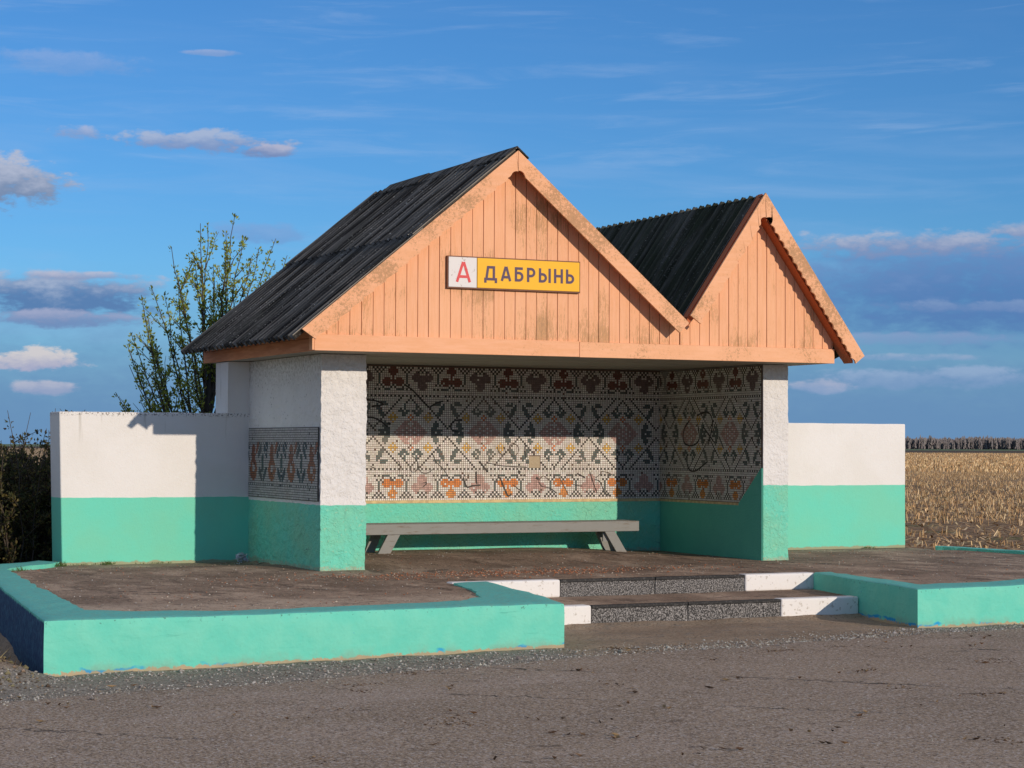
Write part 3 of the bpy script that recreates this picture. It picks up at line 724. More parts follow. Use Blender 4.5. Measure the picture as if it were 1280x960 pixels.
for (a, b) in ((3.585, .884), (3.347, .959), (1.68, 1.52)):
    gr = MB(); ribbon(gr, [(a - .016, b + .01), (a, b), (a + .018, b - .008)], 0.034, lambda p, q: (p, D - 0.016, q))
    gr.build('graffiti', [M['spray'], M['spray_thin']], back)
for i, s in enumerate([[(1.613,1.585),(1.744,1.471),(1.744,1.319),(1.556,1.281),(1.389,1.357),(1.426,1.545)],[(1.668,1.186),(1.649,1.015),(1.48,.98),(1.187,1.096)],[(1.445,1.64),(1.188,1.674),(1.08,1.542),(1.187,1.282)],[(1.297,1.507),(1.043,1.319)],[(.936,1.393),(.829,1.246)]]):
    gr = MB(); ribbon(gr, s, 0.025, lambda a, b, i=i: (XI1 - 0.0165 - i * 0.00008, a, b))
    gr.build('graffiti', [M['spray'], M['spray_thin']], side_r)

# ------------------------------------------------------------------ ceiling and timber
c = MB(); n = 0; y = YG + 0.03
while y < YEND - 0.12:
    c.box(-0.272, 5.772, y, min(y + 0.145, YEND - .1), 2.2 + U(0, .003), 2.224); y += 0.149
c.box(-0.27, 5.77, YG + 0.03, YEND - .1, 2.2242, 2.24)
c.build('ceiling', M['ceiling'], shelter)
def rnd(): return (random.random(),) * 3
f = MB(); f.box(-0.300, 2.62, YG - 0.030, YG - 0.002, 2.20, 2.362, 0, rnd()); f.box(2.624, 5.80, YG - 0.030, YG - 0.002, 2.197, 2.357, 0, rnd())
f.build('fascia_board', M['fascia'], shelter, bevel=0.004)
f = MB(); f.box(-0.325, -0.3015, YG - 0.03, YG + 0.06, 2.205, 2.40, 0, rnd()); f.build('corner_board', M['fascia'], shelter, bevel=0.003)
for s, x in ((-1, -0.300), (1, 5.800)):
    xa, xb = (x, x + 0.024) if s < 0 else (x - 0.024, x)
    f = MB(); f.box(xa, xb, YG + 0.062, YEND - 0.02, 2.200, 2.325, 0, rnd()); f.build('eaves_board', M['eaves'], shelter, bevel=0.003)
    f = MB(); f.box(xa + (0 if s < 0 else -.006), xb + (.006 if s < 0 else 0), YG + 0.062, YEND - 0.02, 2.329, 2.45, 0, rnd()); f.build('eaves_board', M['eaves'], shelter, bevel=0.003)

G1 = dict(ap=(1.825, 4.287), l=(-0.487, 2.397), r=(3.840, 2.582)); G2 = dict(ap=(4.792, 4.022), l=(3.840, 2.640), r=(6.074, 2.281))
def gz(x):
    a = []
    for G in (G1, G2):
        (ax, az), (lx, lz), (rx, rz) = G['ap'], G['l'], G['r']
        a.append(az - (ax - x) * (az - lz) / (ax - lx) if x < ax else az - (x - ax) * (az - rz) / (rx - ax))
    return a
def boards(mb, G, x0, x1, zb, y, wdt=0.1205, drop=0.05):
    x = x0; i = 0
    (ax, az), (lx, lz), (rx, rz) = G['ap'], G['l'], G['r']
    def zt(x): return (az - (ax - x) * (az - lz) / (ax - lx) if x < ax else az - (x - ax) * (az - rz) / (rx - ax)) - drop
    while x < x1 - 0.004:
        e = min(x + wdt * U(.97, 1.03), x1); gp = 0.0035
        a, b = x + gp, e - gp; yo = y - U(0, 0.006)
        pts = [(a, zb), (b, zb), (b, max(zt(b), zb + .01))]
        if a < ax < b: pts.append((ax, zt(ax)))
        pts.append((a, max(zt(a), zb + .01)))
        mb.prism_xz(pts, yo, y + 0.02, 0, rnd()); x = e
    mb.face([(x0 + .01, y + 0.021, zb), (x1 - .01, y + 0.021, zb), (x1 - .01, y + 0.021, max(zt(x1 - .01), zb)), (ax, y + 0.021, zt(ax) - .01), (x0 + .01, y + 0.021, max(zt(x0 + .01), zb))][:], 1)
M['gap'] = mat('dark_batten', lambda k: k.mix(k.noise(k.pos(), 9, 2), (0.10, 0.05, 0.025), (0.07, 0.035, 0.02)), 0.9)
for G, x0, x1 in ((G1, -0.285, 3.835), (G2, 3.842, 5.795)):
    b = MB(); boards(b, G, x0, x1, 2.359, YG); b.build('gable', [M['gable'], M['gap']], shelter)
    b = MB(); boards(b, G, x0, x1, 2.22, YEND - 0.06, 0.30); b.build('rear_gable', [M['gable'], M['gap']], shelter)

def barge(G, side, vert, edge, tip_cut):
    """one bargeboard: outer edge from apex to eave, lower edge plain, stepped or scalloped"""
    (ax, az) = G['ap']; (ex, ez) = G[side]
    ux, uz = ex - ax, ez - az; L = math.hypot(ux, uz); ux, uz = ux / L, uz / L
    nx_, nz_ = (uz, -ux) if side == 'l' else (-uz, ux)         # towards the gable (down, inwards)
    if nz_ > 0: nx_, nz_ = -nx_, -nz_
    wd = vert * abs(ux)
    s0 = wd * abs(uz) / abs(ux)                      # where the inner edge meets the vertical joint at the apex
    N = 120; rows = [((ax, az), (ax, az - vert))]
    s_end = L - tip_cut
    for k in range(N + 1):
        s = lerp(s0, s_end, k / N); h = 0.0
        if edge == 'scallop':
            t = (s - s0) / 0.098; h = -0.026 * abs(math.sin(math.pi * t)) ** 0.7
        elif edge == 'step':
            t = ((s - s0) / 0.155) % 1.0; h = 0.020 * (0.5 - t)
        if s - s0 < 0.10: h -= (0.022 if G is not None and vert < .22 else 0.038) * math.sin(math.pi * min(1, (s - s0) / 0.10)) ** 0.8
        q = lerp(0.004, L, (k + 1) / (N + 1))
        rows.append(((ax + ux * q, az + uz * q), (ax + ux * s + nx_ * (wd + h), az + uz * s + nz_ * (wd + h))))
    d = 0.0012 if side == 'r' else -0.0012
    return [((o[0] + d, o[1]), (i[0] + d, i[1])) for o, i in rows]
def strip_board(mb, rows, y0, y1, c):
    v = []
    for o, i in rows: v += [(o[0], y0, o[1]), (i[0], y0, i[1]), (o[0], y1, o[1]), (i[0], y1, i[1])]
    f = []
    for k in range(len(rows) - 1):
        a = 4 * k; b = a + 4
        f += [(a, a + 1, b + 1, b), (a + 2, b + 2, b + 3, a + 3), (a, b, b + 2, a + 2), (a + 1, a + 3, b + 3, b + 1)]
    e = 4 * (len(rows) - 1); f += [(0, 2, 3, 1), (e, e + 1, e + 3, e + 2)]
    mb.add(v, f, 0, c)
# front set: the left gable overlaps the right one in the valley
for (G, side, vert, edge, cut, y0) in ((G1, 'l', 0.205, 'step', 0.05, YB), (G1, 'r', 0.205, None, 0.03, YB - 0.004), (G2, 'l', 0.26, 'step', 0.0, YB - 0.01), (G2, 'r', 0.27, 'scallop', 0.0, YB - 0.01)):
    GG = dict(G)
    if G is G1 and side == 'r': GG['r'] = (3.846, 2.577)
    if G is G2 and side == 'l': GG['l'] = (3.855, 2.662)
    poly = barge(GG, side, vert, edge, cut)
    if G is G1 and side == 'r':      # plumb cut at the valley end
        poly = [((min(o[0], 3.838), o[1]), (min(i[0], 3.838), i[1])) for o, i in poly]
    b = MB(); strip_board(b, poly, y0, y0 + 0.024, rnd()); o = b.build('bargeboard', M['barge'], shelter)
    bm = bmesh.new(); bm.from_mesh(o.data); bmesh.ops.recalc_face_normals(bm, faces=bm.faces); bm.to_mesh(o.data); bm.free()
# sloping soffit boards under the roof overhang in front of the gables
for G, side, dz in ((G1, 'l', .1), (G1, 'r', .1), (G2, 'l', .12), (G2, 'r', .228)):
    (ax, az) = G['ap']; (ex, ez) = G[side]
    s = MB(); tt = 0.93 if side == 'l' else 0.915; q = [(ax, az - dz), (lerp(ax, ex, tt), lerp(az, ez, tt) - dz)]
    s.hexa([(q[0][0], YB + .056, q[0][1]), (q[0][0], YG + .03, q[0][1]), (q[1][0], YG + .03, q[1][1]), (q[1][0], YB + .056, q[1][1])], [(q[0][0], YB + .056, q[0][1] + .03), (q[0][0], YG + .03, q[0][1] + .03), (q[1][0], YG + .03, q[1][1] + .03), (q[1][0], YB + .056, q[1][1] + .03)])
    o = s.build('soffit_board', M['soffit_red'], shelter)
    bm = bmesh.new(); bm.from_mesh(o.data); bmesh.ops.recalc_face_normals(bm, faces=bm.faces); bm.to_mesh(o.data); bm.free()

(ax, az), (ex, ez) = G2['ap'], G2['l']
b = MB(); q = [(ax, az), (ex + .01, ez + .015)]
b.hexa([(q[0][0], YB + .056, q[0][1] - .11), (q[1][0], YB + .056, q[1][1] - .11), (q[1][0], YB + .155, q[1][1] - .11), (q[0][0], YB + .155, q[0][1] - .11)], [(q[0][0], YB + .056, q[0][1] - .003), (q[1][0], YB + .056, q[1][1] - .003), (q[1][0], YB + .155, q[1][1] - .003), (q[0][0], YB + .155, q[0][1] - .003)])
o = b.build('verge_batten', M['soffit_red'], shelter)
bm = bmesh.new(); bm.from_mesh(o.data); bmesh.ops.recalc_face_normals(bm, faces=bm.faces); bm.to_mesh(o.data); bm.free()

# ------------------------------------------------------------------ corrugated roofs
def sheet(mb, top, eave, y0, y1, lift=0.0, pitch=0.15, amp=0.030, sag=0.0, phase=0.0, m=0):
    n = int((y1 - y0) / pitch * 10); th = 0.009; NS = 8
    dx, dz = eave[0] - top[0], eave[1] - top[1]; L = math.hypot(dx, dz); nx_, nz_ = -dz / L, dx / L
    if nz_ < 0: nx_, nz_ = -nx_, -nz_
    base = len(mb.v); rows = NS + 1
    for lay in (0, 1):
        for i in range(n + 1):
            y = lerp(y0, y1, i / n); wv = amp * math.cos(2 * math.pi * (y - y0) / pitch + phase)
            jog = 0.010 * nz(int((y - y0) / 1.05), lift * 40, 3.3, 1.7)
            for k in range(rows):
                t = k / NS; s = t + (jog if k == NS else 0) / L
                h = lift + wv + (0 if lay == 0 else -th) - sag * math.sin(math.pi * t) + 0.006 * nz(y, t * 3, lift, 0.9)
                mb.v.append((top[0] + dx * s + nx_ * h, y, top[1] + dz * s + nz_ * h))
    off = (n + 1) * rows
    flip = dx > 0
    def F(*q, mm=m):
        mb.f.append([base + x for x in (q[::-1] if flip else q)]); mb.mi.append(mm); mb.col.append(None)
    for i in range(n):
        for k in range(NS):
            a = i * rows + k; b = (i + 1) * rows + k
            F(a, b, b + 1, a + 1); F(off + a, off + a + 1, off + b + 1, off + b)
        a, b = i * rows, (i + 1) * rows
        F(a, off + a, off + b, b); a += NS; b += NS; F(a, b, off + b, off + a, mm=m)
    for k in range(NS):
        F(k, k + 1, off + k + 1, off + k, mm=1); e = n * rows + k; F(e, off + e, off + e + 1, e + 1, mm=1)
def roof(G, mname, lab, ridge_drop, ext_l, ext_r, overlap, cap):
    (ax, az) = G['ap']; top = (ax, az - 0.015)
    mb = MB()
    for side, ext in (('l', ext_l), ('r', ext_r)):
        ex, ez = G[side]; dx, dz = ex - ax, ez - az; L = math.hypot(dx, dz); e = (ax + dx / L * (L + ext), az + dz / L * (L + ext) - 0.015)
        if overlap and side == 'l':
            mid = (lerp(top[0], e[0], 0.47), lerp(top[1], e[1], 0.47)); mid2 = (lerp(top[0], e[0], 0.43), lerp(top[1], e[1], 0.43))
            sheet(mb, mid2, e, YB + 0.03, YEND, 0.0, phase=0.6); sheet(mb, top, mid, YB + 0.03, YEND - .03, 0.016, phase=0.6)
        else: sheet(mb, top, e, YB + (0.165 if (not overlap and side == 'l') else 0.03), YEND, 0.0, phase=1.0)
    r = mb.build('roof', [M[mname], M['roof_edge']], shelter, smooth_=True); r.data.set_sharp_from_angle(angle=R(50))
    tag(r, lab)
    if cap:
        y = YB + 0.12; i = 0
        for y0, y1, lf in ((YB + .02, 0.38, .030), (0.30, 1.62, .022), (1.54, 2.72, .034)):
            c = MB(); 
            for s in (-1, 1):
                gx, gz_ = G['l' if s < 0 else 'r']; dx, dz = gx - ax, gz_ - az; L = math.hypot(dx, dz); dx, dz = dx / L, dz / L
                w_ = 0.17
                p0 = (ax, az + lf + .02); p1 = (ax + dx * w_, az + dz * w_ + lf + .02)
                c.hexa([(p0[0], y0, p0[1] - .02), (p1[0], y0, p1[1] - .014), (p1[0], y1, p1[1] - .014), (p0[0], y1, p0[1] - .02)], [(p0[0], y0, p0[1]), (p1[0], y0, p1[1]), (p1[0], y1, p1[1]), (p0[0], y1, p0[1])])
            cp = c.build('ridge_cap', M[mname], r)
            bm = bmesh.new(); bm.from_mesh(cp.data); bmesh.ops.recalc_face_normals(bm, faces=bm.faces); bm.to_mesh(cp.data); bm.free()
    return r
roof(G1, 'roof', 'larger dark corrugated roof in two overlapping courses', 0, 0.10, -0.02, True, True)
roof(G2, 'roof_moss', 'smaller mossy dark corrugated roof', 0, -0.02, -0.02, False, False)

# ------------------------------------------------------------------ name sign
YS = YG - 0.030
sx0, sx1, sz0, sz1, xs_ = 1.122, 2.608, 2.878, 3.183, 1.437
sign = empty('name_sign', ((sx0 + sx1) / 2, YS, sz0), 'long white and yellow stop name sign reading А ДАБРЫНЬ on the larger gable', 'sign')
k = MB(); k.box(sx0 - .012, sx1 + .012, YS - 0.014, YS + .022, sz0 - .014, sz1 + .012); k.build('frame', M['sign_frame'], sign, bevel=0.003)
k = MB(); k.box(sx0, xs_ - .004, YS - 0.020, YS - .0142, sz0, sz1); pw = k.build('white_panel', M['sign_white'], sign, bevel=0.002)
k = MB(); k.box(xs_ + .003, sx1, YS - 0.020, YS - .0142, sz0 + .001, sz1); py = k.build('yellow_panel', M['sign_yellow'], sign, bevel=0.002)
def stroke(mb, pts, th, y, closed=False):
    """flat letter stroke of constant width with mitred joints, 1.5 mm thick"""
    n = len(pts); L = []; Rr = []
    for i in range(n):
        p = Vector(pts[i]); d0 = (p - Vector(pts[i-1])).normalized() if i > 0 else None; d1 = (Vector(pts[i+1]) - p).normalized() if i < n - 1 else None
        d = (d0 + d1).normalized() if d0 and d1 else (d0 or d1)
        nn = Vector((-d.y, d.x)); k = 1.0
        if d0 and d1: k = 1 / max(0.5, nn.dot(Vector((-d1.y, d1.x))))
        L.append(p + nn * th / 2 * k); Rr.append(p - nn * th / 2 * k)
    for i in range(n - 1):
        q = [Rr[i], Rr[i+1], L[i+1], L[i]]
        mb.hexa([(a.x, y, a.y) for a in q], [(a.x, y - 0.0015, a.y) for a in q])
def bowl(x0, x1, z0, z1, r=0.5):
    pts = [(x0, z1)]; cz = (z0 + z1) / 2; rz = (z1 - z0) / 2; cx = x1 - rz * 1.0
    for k in range(0, 9):
        t = math.pi / 2 - math.pi * k / 8; pts.append((cx + rz * math.cos(t), cz + rz * math.sin(t)))
    pts.append((x0, z0)); return pts
def letter(ch, x, z, w_, h, th, ink, parent):
    mb = MB(); yy = [YS - 0.0206]
    def S_(p): stroke(mb, [(x + a * w_, z + b * h) for a, b in p], th, yy[0]); yy[0] -= 0.0002
    t = th / h / 2; tw = th / w_ / 2
    if ch == 'А':
        S_([(tw*.7, 0), (.5 - tw*.25, 1 - .002)]); S_([(1 - tw*.7, 0), (.5 + tw*.25, 1 - .002)]); S_([(.2, .27), (.8, .27)])
    if ch == 'Д':
        S_([(0, t), (1, t)]); S_([(tw, t), (tw, -.17)]); S_([(1 - tw, t), (1 - tw, -.17)]); S_([(.17, t), (.30, 1 - t), (.84 - tw, 1 - t), (.84 - tw, t)])
    if ch == 'Б':
        S_([(tw, 0), (tw, 1)]); S_([(tw, 1 - t), (.92, 1 - t)]); mb_p = bowl(x + tw * w_, x + w_ - th / 2, z + th / 2, z + .60 * h); stroke(mb, mb_p, th, yy[0])
    if ch == 'Р':
        S_([(tw, 0), (tw, 1)]); stroke(mb, bowl(x + tw * w_, x + w_ - th / 2, z + .42 * h, z + h - th / 2), th, yy[0])
    if ch == 'Ь':
        S_([(tw, 0), (tw, 1)]); stroke(mb, bowl(x + tw * w_, x + w_ - th / 2, z + th / 2, z + .58 * h), th, yy[0])
    if ch == 'Ы':
        S_([(tw, 0), (tw, 1)]); S_([(1 - tw, 0), (1 - tw, 1)]); stroke(mb, bowl(x + tw * w_, x + .68 * w_ - th / 2, z + th / 2, z + .58 * h), th, yy[0])
    if ch == 'Н':
        S_([(tw, 0), (tw, 1)]); S_([(1 - tw, 0), (1 - tw, 1)]); S_([(tw, .5), (1 - tw, .5)])
    o = mb.build('letter', ink, parent)
    bm = bmesh.new(); bm.from_mesh(o.data); bmesh.ops.recalc_face_normals(bm, faces=bm.faces); bm.to_mesh(o.data); bm.free()
letter('А', 1.203, 2.930, 0.162, 0.205, 0.028, M['ink_red'], pw)
zx = lambda v: 1.122 + (v - 120) * 0.001432
for ch, a, b in (('Д', 395, 496), ('А', 527, 606), ('Б', 636, 705), ('Р', 733, 800), ('Ы', 828, 924), ('Н', 950, 1022), ('Ь', 1047, 1114)):
    letter(ch, zx(a), 2.958, zx(b) - zx(a), 0.148, 0.0265, M['ink_dark'], py)

# ------------------------------------------------------------------ bench
bench = empty('bench', (2.7, 1.85, 0.04), 'low grey painted plank bench on splayed board legs inside the shelter', 'bench')
s = MB()
s.hexa([(0.62, 1.66, .270), (4.595, 1.66, .268), (4.595, 1.70, .268), (0.62, 1.70, .270)], [(0.62, 1.66, .385), (4.595, 1.66, .388), (4.595, 1.70, .388), (0.62, 1.70, .385)], 0)
fr = s.build('front_rail', M['bench'], bench, bevel=0.006)
s = MB()
s.box(0.62, 4.585, 1.704, 1.86, .345, .388); s.box(0.62, 4.58, 1.866, 2.03, .345, .390)
s.build('seat', M['bench'], bench, bevel=0.005)
def leg(xt, xb, y, wd):
    m = MB(); zb = floor_z(xb, y) - 0.01; zt = 0.268 if y < 1.71 else 0.343
    m.hexa([(xb, y, zb), (xb + wd, y, zb), (xb + wd, y + .045, zb), (xb, y + .045, zb)], [(xt, y, zt), (xt + wd, y, zt), (xt + wd, y + .045, zt), (xt, y + .045, zt)])
    m.build('leg', M['bench'], bench, bevel=0.004)
leg(1.40, 1.28, 1.665, 0.15); leg(1.36, 1.24, 1.97, 0.12)
leg(4.14, 4.30, 1.665, 0.135); leg(4.16, 4.28, 1.735, 0.09); leg(4.14, 4.30, 1.97, 0.12)
m = MB(); m.box(4.14, 4.27, 1.712, 1.733, .15, .343); m.build('brace', M['bench'], bench)

# ------------------------------------------------------------------ bits on the floor and ground
k = MB()
for _ in range(60): 
    a = U(0, 6.28); r = U(0, .05); p0 = Vector((-0.22 + math.cos(a) * r, 1.93 + math.sin(a) * r * .6, U(-.02, .07)))
    q = [p0 + Vector((U(-.05, .05), U(-.04, .04), U(-.03, .035))) for _ in range(3)]; k.face(q)
k.build('plastic_bag', M['plastic']); tag(bpy.data.objects['plastic_bag'], 'small pale crumpled scrap lying in the shaded corner by the left side wall', 'litter')

STONES = [(0.22, 0.20, 0.175), (0.30, 0.28, 0.25), (0.42, 0.40, 0.36), (0.25, 0.21, 0.17), (0.16, 0.145, 0.13), (0.42, 0.41, 0.37)]
k = MB()
for _ in range(11000):
    x = U(-6.5, 9.5); t = abs(random.gauss(0, 0.32)); y0 = edge_y(x)
    if random.random() < 0.55: y = y0 - random.gauss(-0.18, 0.20)
    else: y = (-4.93 if x < .4 else -4.58) - t if (x < .4 or x > 4) else y0 + t
    if y > -3.36 or (x < .45 and y > -4.86 and x > -3.9) or (x > 4.0 and y > -4.58): continue
    r = random.choice((.005, .006, .007, .009, .012)) * U(.7, 1.2)
    if random.random() < 0.02: r *= 1.8
    zz = (zr(x) + .004 if y < y0 else ground_z(x, y))
    k.rock((x, y, zz + r * .3), r, 0, jit(random.choice(STONES), .2))
for _ in range(1500):           # grit strewn over the asphalt
    x = U(-7, 10); y = U(-11, -5.2) + 0.1 * x
    if y > edge_y(x): continue
    r = U(.003, .007); k.rock((x, y, zr(x) + .006), r, 0, jit(random.choice(STONES), .2))
tag(k.build('gravel', M['stone']), 'loose grey gravel along the foot of the teal kerbs and on the road edge', 'gravel', kind='stuff')
k = MB()
BR = [(0.34, 0.13, 0.06), (0.42, 0.18, 0.09), (0.26, 0.11, 0.06), (0.40, 0.30, 0.22)]
for _ in range(900):
    x = random.gauss(1.6, 1.3); y = -1.0 + random.gauss(0, .28) + .05 * x
    if x < -1.5 or y > -.25 and -.1 < x < .6: continue
    r = U(.005, .014); k.rock((x, y, floor_z(x, y) + r * .3), r, 0, jit(random.choice(BR), .2))
for _ in range(2400):
    x = U(-3.2, 8.6); y = U(-4.4, 2.2)
    if (y > -.05 and -.1 < x < .6) or (y > -.05 and 5.2 < x < 5.7) or (y < -1.85 and 0.2 < x < 4.7): continue
    r = U(.004, .010); k.rock((x, y, floor_z(x, y) + r * .3), r, 0, jit(random.choice(STONES + BR + [(.55, .47, .38)]), .2))
tag(k.build('rubble_crumbs', M['stone']), 'reddish brick crumbs and grit scattered over the platform before the bench', 'debris', kind='stuff')
k = MB()
LV = [(0.075, 0.042, 0.024), (0.11, 0.06, 0.03), (0.24, 0.16, 0.08), (0.05, 0.033, 0.022), (0.17, 0.10, 0.05)]
for _ in range(150):
    x = U(-6, 8); y = U(-10.8, -5.3) + .1 * x; q = random.random()
    if q < .38:                    # flattened dark smears of mud and rotted leaves
        n = random.randint(14, 40); sx = U(.03, .14); sy = U(.03, .10)
        for __ in range(n):
            r = U(.004, .013); k.rock((x + random.gauss(0, sx), y + random.gauss(0, sy), zr(x) + .007), r, 0, jit(random.choice(LV), .25), .35)
    else:
        for __ in range(random.randint(1, 3)):
            a = U(0, 6.28); l = U(.015, .045); wd = l * U(.2, .45); cx_, sy = math.cos(a), math.sin(a); z = zr(x) + .012; c = jit(random.choice(LV), .2)
            px_, py_ = x + U(-.12, .12), y + U(-.1, .1)
            e = [U(0, .014) for _ in range(3)]
            k.face([(px_ + cx_*l, py_ + sy*l, z + e[0]), (px_ - sy*wd, py_ + cx_*wd, z), (px_, py_, z - .004)], 0, c); k.face([(px_ - sy*wd, py_ + cx_*wd, z), (px_ - cx_*l, py_ - sy*l, z + e[1]), (px_, py_, z - .004)], 0, c)
            k.face([(px_ - cx_*l, py_ - sy*l, z + e[1]), (px_ + sy*wd, py_ - cx_*wd, z + e[2]), (px_, py_, z - .004)], 0, c); k.face([(px_ + sy*wd, py_ - cx_*wd, z + e[2]), (px_ + cx_*l, py_ + sy*l, z + e[0]), (px_, py_, z - .004)], 0, c)
tag(k.build('leaf_litter', M['stone']), 'dark dead leaves and clods strewn over the asphalt', 'leaf litter', kind='stuff')
k = MB()
def tuft(x, y, n, h, c):
    for _ in range(n):
        a = U(0, 6.28); bx, by = x + U(-.05, .05), y + U(-.03, .03); z = -0.03; hh = h * U(.5, 1.1); wd = .004
        tx, ty = bx + math.cos(a) * hh * .6, by + math.sin(a) * hh * .6
        k.face([(bx - wd, by, z), (bx + wd, by, z), (tx, ty, z + hh)], 0, jit(c, .25)); k.face([(bx, by - wd, z), (bx, by + wd, z), (tx, ty, z + hh)], 0, jit(c, .25))
for _ in range(12): tuft(U(-2.1, -.4), 2.31 + U(-.06, .0), 6, .025, (0.16, 0.17, 0.06))
for x, y, h in ((-1.62, 2.29, .05), (-2.16, 2.14, .06), (-2.75, 1.2, .07), (-2.85, 1.0, .06), (6.3, 2.28, .03), (8.3, 2.28, .03)): 
    for _ in range(3): tuft(x + U(-.05, .05), y + U(-.02, .02), 12, h, (0.13, 0.20, 0.05))
tag(k.build('weeds', M['leaf']), 'little grass tufts growing along the foot of the low walls', 'weeds', kind='stuff')
k = MB()
for _ in range(1500):              # earth clods and dry grass on the bank left of the kerb
    x = U(-6, -3.95); y = U(-5.6, -3.2); r = random.choice((.006, .009, .012, .016, .026)) * U(.7, 1.3)
    k.rock((x, y, ground_z(x, y) + r * .2), r, 0, jit(random.choice([(0.16, 0.11, 0.07), (0.24, 0.17, 0.11), (0.10, 0.07, 0.045), (0.20, 0.17, 0.09)]), .2))
for _ in range(500):
    x = U(-6, -3.98); y = U(-5.2, -2.5); a = U(0, 6.28); h = U(.03, .12); z = ground_z(x, y)
    k.face([(x - .004, y, z), (x + .004, y, z), (x + math.cos(a) * h, y + math.sin(a) * h, z + h * U(.2, .8))], 0, jit((0.24, 0.19, 0.09), .3))
tag(k.build('earth_clods', M['stone']), 'clods of bare earth and dry grass beside the left end of the kerb', 'earth', kind='stuff')

# ------------------------------------------------------------------ stubble field
k = MB(); CX, CY = -7.0, -19.4
STC = [(0.56, 0.37, 0.18), (0.62, 0.43, 0.22), (0.46, 0.29, 0.14), (0.35, 0.21, 0.10), (0.72, 0.54, 0.31)]
def stalk(x, y, z, h, wd, c, lean):
    a = U(0, 6.28); tx, ty = x + math.cos(a) * h * lean, y + math.sin(a) * h * lean; b = U(0, 2)
    bs = [(x + wd * math.cos(b + q), y + wd * math.sin(b + q), z) for q in (0, 2.1, 4.2)]; ts = [(tx + wd * .8 * math.cos(b + q), ty + wd * .8 * math.sin(b + q), z + h * U(.92, 1.05)) for q in (0, 2.1, 4.2)]
    k.add(bs + ts, [(0, 1, 4, 3), (1, 2, 5, 4), (2, 0, 3, 5), (3, 4, 5)], 0, c)
cnt = 0
A0, A1 = R(28), R(49)
while cnt < 69000:
    u = random.random()
    d = 24 + 126 * u ** 0.8 if cnt < 40500 else 150 * (4.0 ** u)
    az = U(A0, A1) if d > 40 else U(R(31), R(52))
    x, y = CX + d * math.sin(az), CY + d * math.cos(az)
    if y < 5.5: cnt += 1; continue
    cnt += 1
    z = nf_z(x, y) if (x < 78 and y < 82) else -0.56
    if d < 150:
        row = x * 0.92 + y * -0.39; row = round(row / 0.75) * 0.75 - row
        x += row * .8 * .92; y -= row * .8 * .39
        dens = 0.35 + smooth((d - 36) / 22) * .65
        if random.random() > dens or nz(x, y, 0, .12) < -.32 : continue
        stalk(x, y, z - .02, U(.05, .20) * (0.6 + .4 * smooth((d - 30) / 15)), U(.009, .015), jit(random.choice(STC + [(0.30, 0.19, 0.09)]), .25), abs(random.gauss(0, .45)))
    else:
        stalk(x, y, z - .02, U(.18, .34), .03 + .05 * (d / 500), jit(random.choice(STC), .25), abs(random.gauss(0, .3)))
for _ in range(15000):             # flattened leaves and stalks
    d = 24 + 60 * random.random() ** 1.3; az = U(R(30), R(50)); x, y = CX + d * math.sin(az), CY + d * math.cos(az)
    if y < 4.6: continue
    a = U(0, 6.28); l = U(.06, .28); wd = U(.008, .022); z = nf_z(x, y) + .015; c, s = math.cos(a), math.sin(a); e = U(0, .07)
    k.face([(x - s*wd, y + c*wd, z), (x + s*wd, y - c*wd, z), (x + c*l + s*wd, y + s*l - c*wd, z + e), (x + c*l - s*wd, y + s*l + c*wd, z + e)], 0, jit(random.choice(STC + [(0.30, 0.19, 0.10), (0.24, 0.13, 0.07)]), .25))
tag(k.build('corn_stubble', M['stalk']), 'cut golden corn stubble standing in the field right of the shelter', 'stubble', kind='stuff')

# distant wood
k = MB()
def far_tree(x, y, h, c):
    w_ = h * U(.06, .12); z = -0.6
    for q in range(3):
        b = U(0, 3); k.face([(x - .22, y, z), (x + .22, y, z), (x + .1 + U(-.4, .4), y, z + h * .8)], 0, jit((0.30, 0.265, 0.24), .3))
    for _ in range(26):
        t = U(.03, 1); r = w_ * (1.05 - t * .75) + .3; a = U(0, 6.28); p = Vector((x + math.cos(a) * r * U(.2, 1), y + math.sin(a) * r * U(.2, 1), z + h * t))
        s1 = U(.35, 1.0); k.face([p + Vector((-s1, U(-.4, .4), U(-.9, 0))), p + Vector((s1, U(-.4, .4), U(-.9, 0))), p + Vector((U(-.3, .3), U(-.3, .3), U(1.0, 2.6)))], 0, jit(c, .10))
for i in range(8500):
    az = U(R(23), R(56)); d = 1700 + U(0, 90); x, y = CX + d * math.sin(az), CY + d * math.cos(az)
    hh = 7.4 + 1.6 * nz(az * 40, 1.5) + 0.7 * nz(az * 97, 4) + random.gauss(-.5, .9)
    t = min(1, max(0, .5 + .4 * nz(az * 71, 9) + random.gauss(0, .2)))
    far_tree(x, y, hh, (lerp(.17, .25, t), lerp(.155, .22, t), lerp(.155, .205, t)))
tag(k.build('distant_wood', M['wood_far']), 'long low bare wood on the horizon beyond the stubble field', 'wood', kind='stuff')

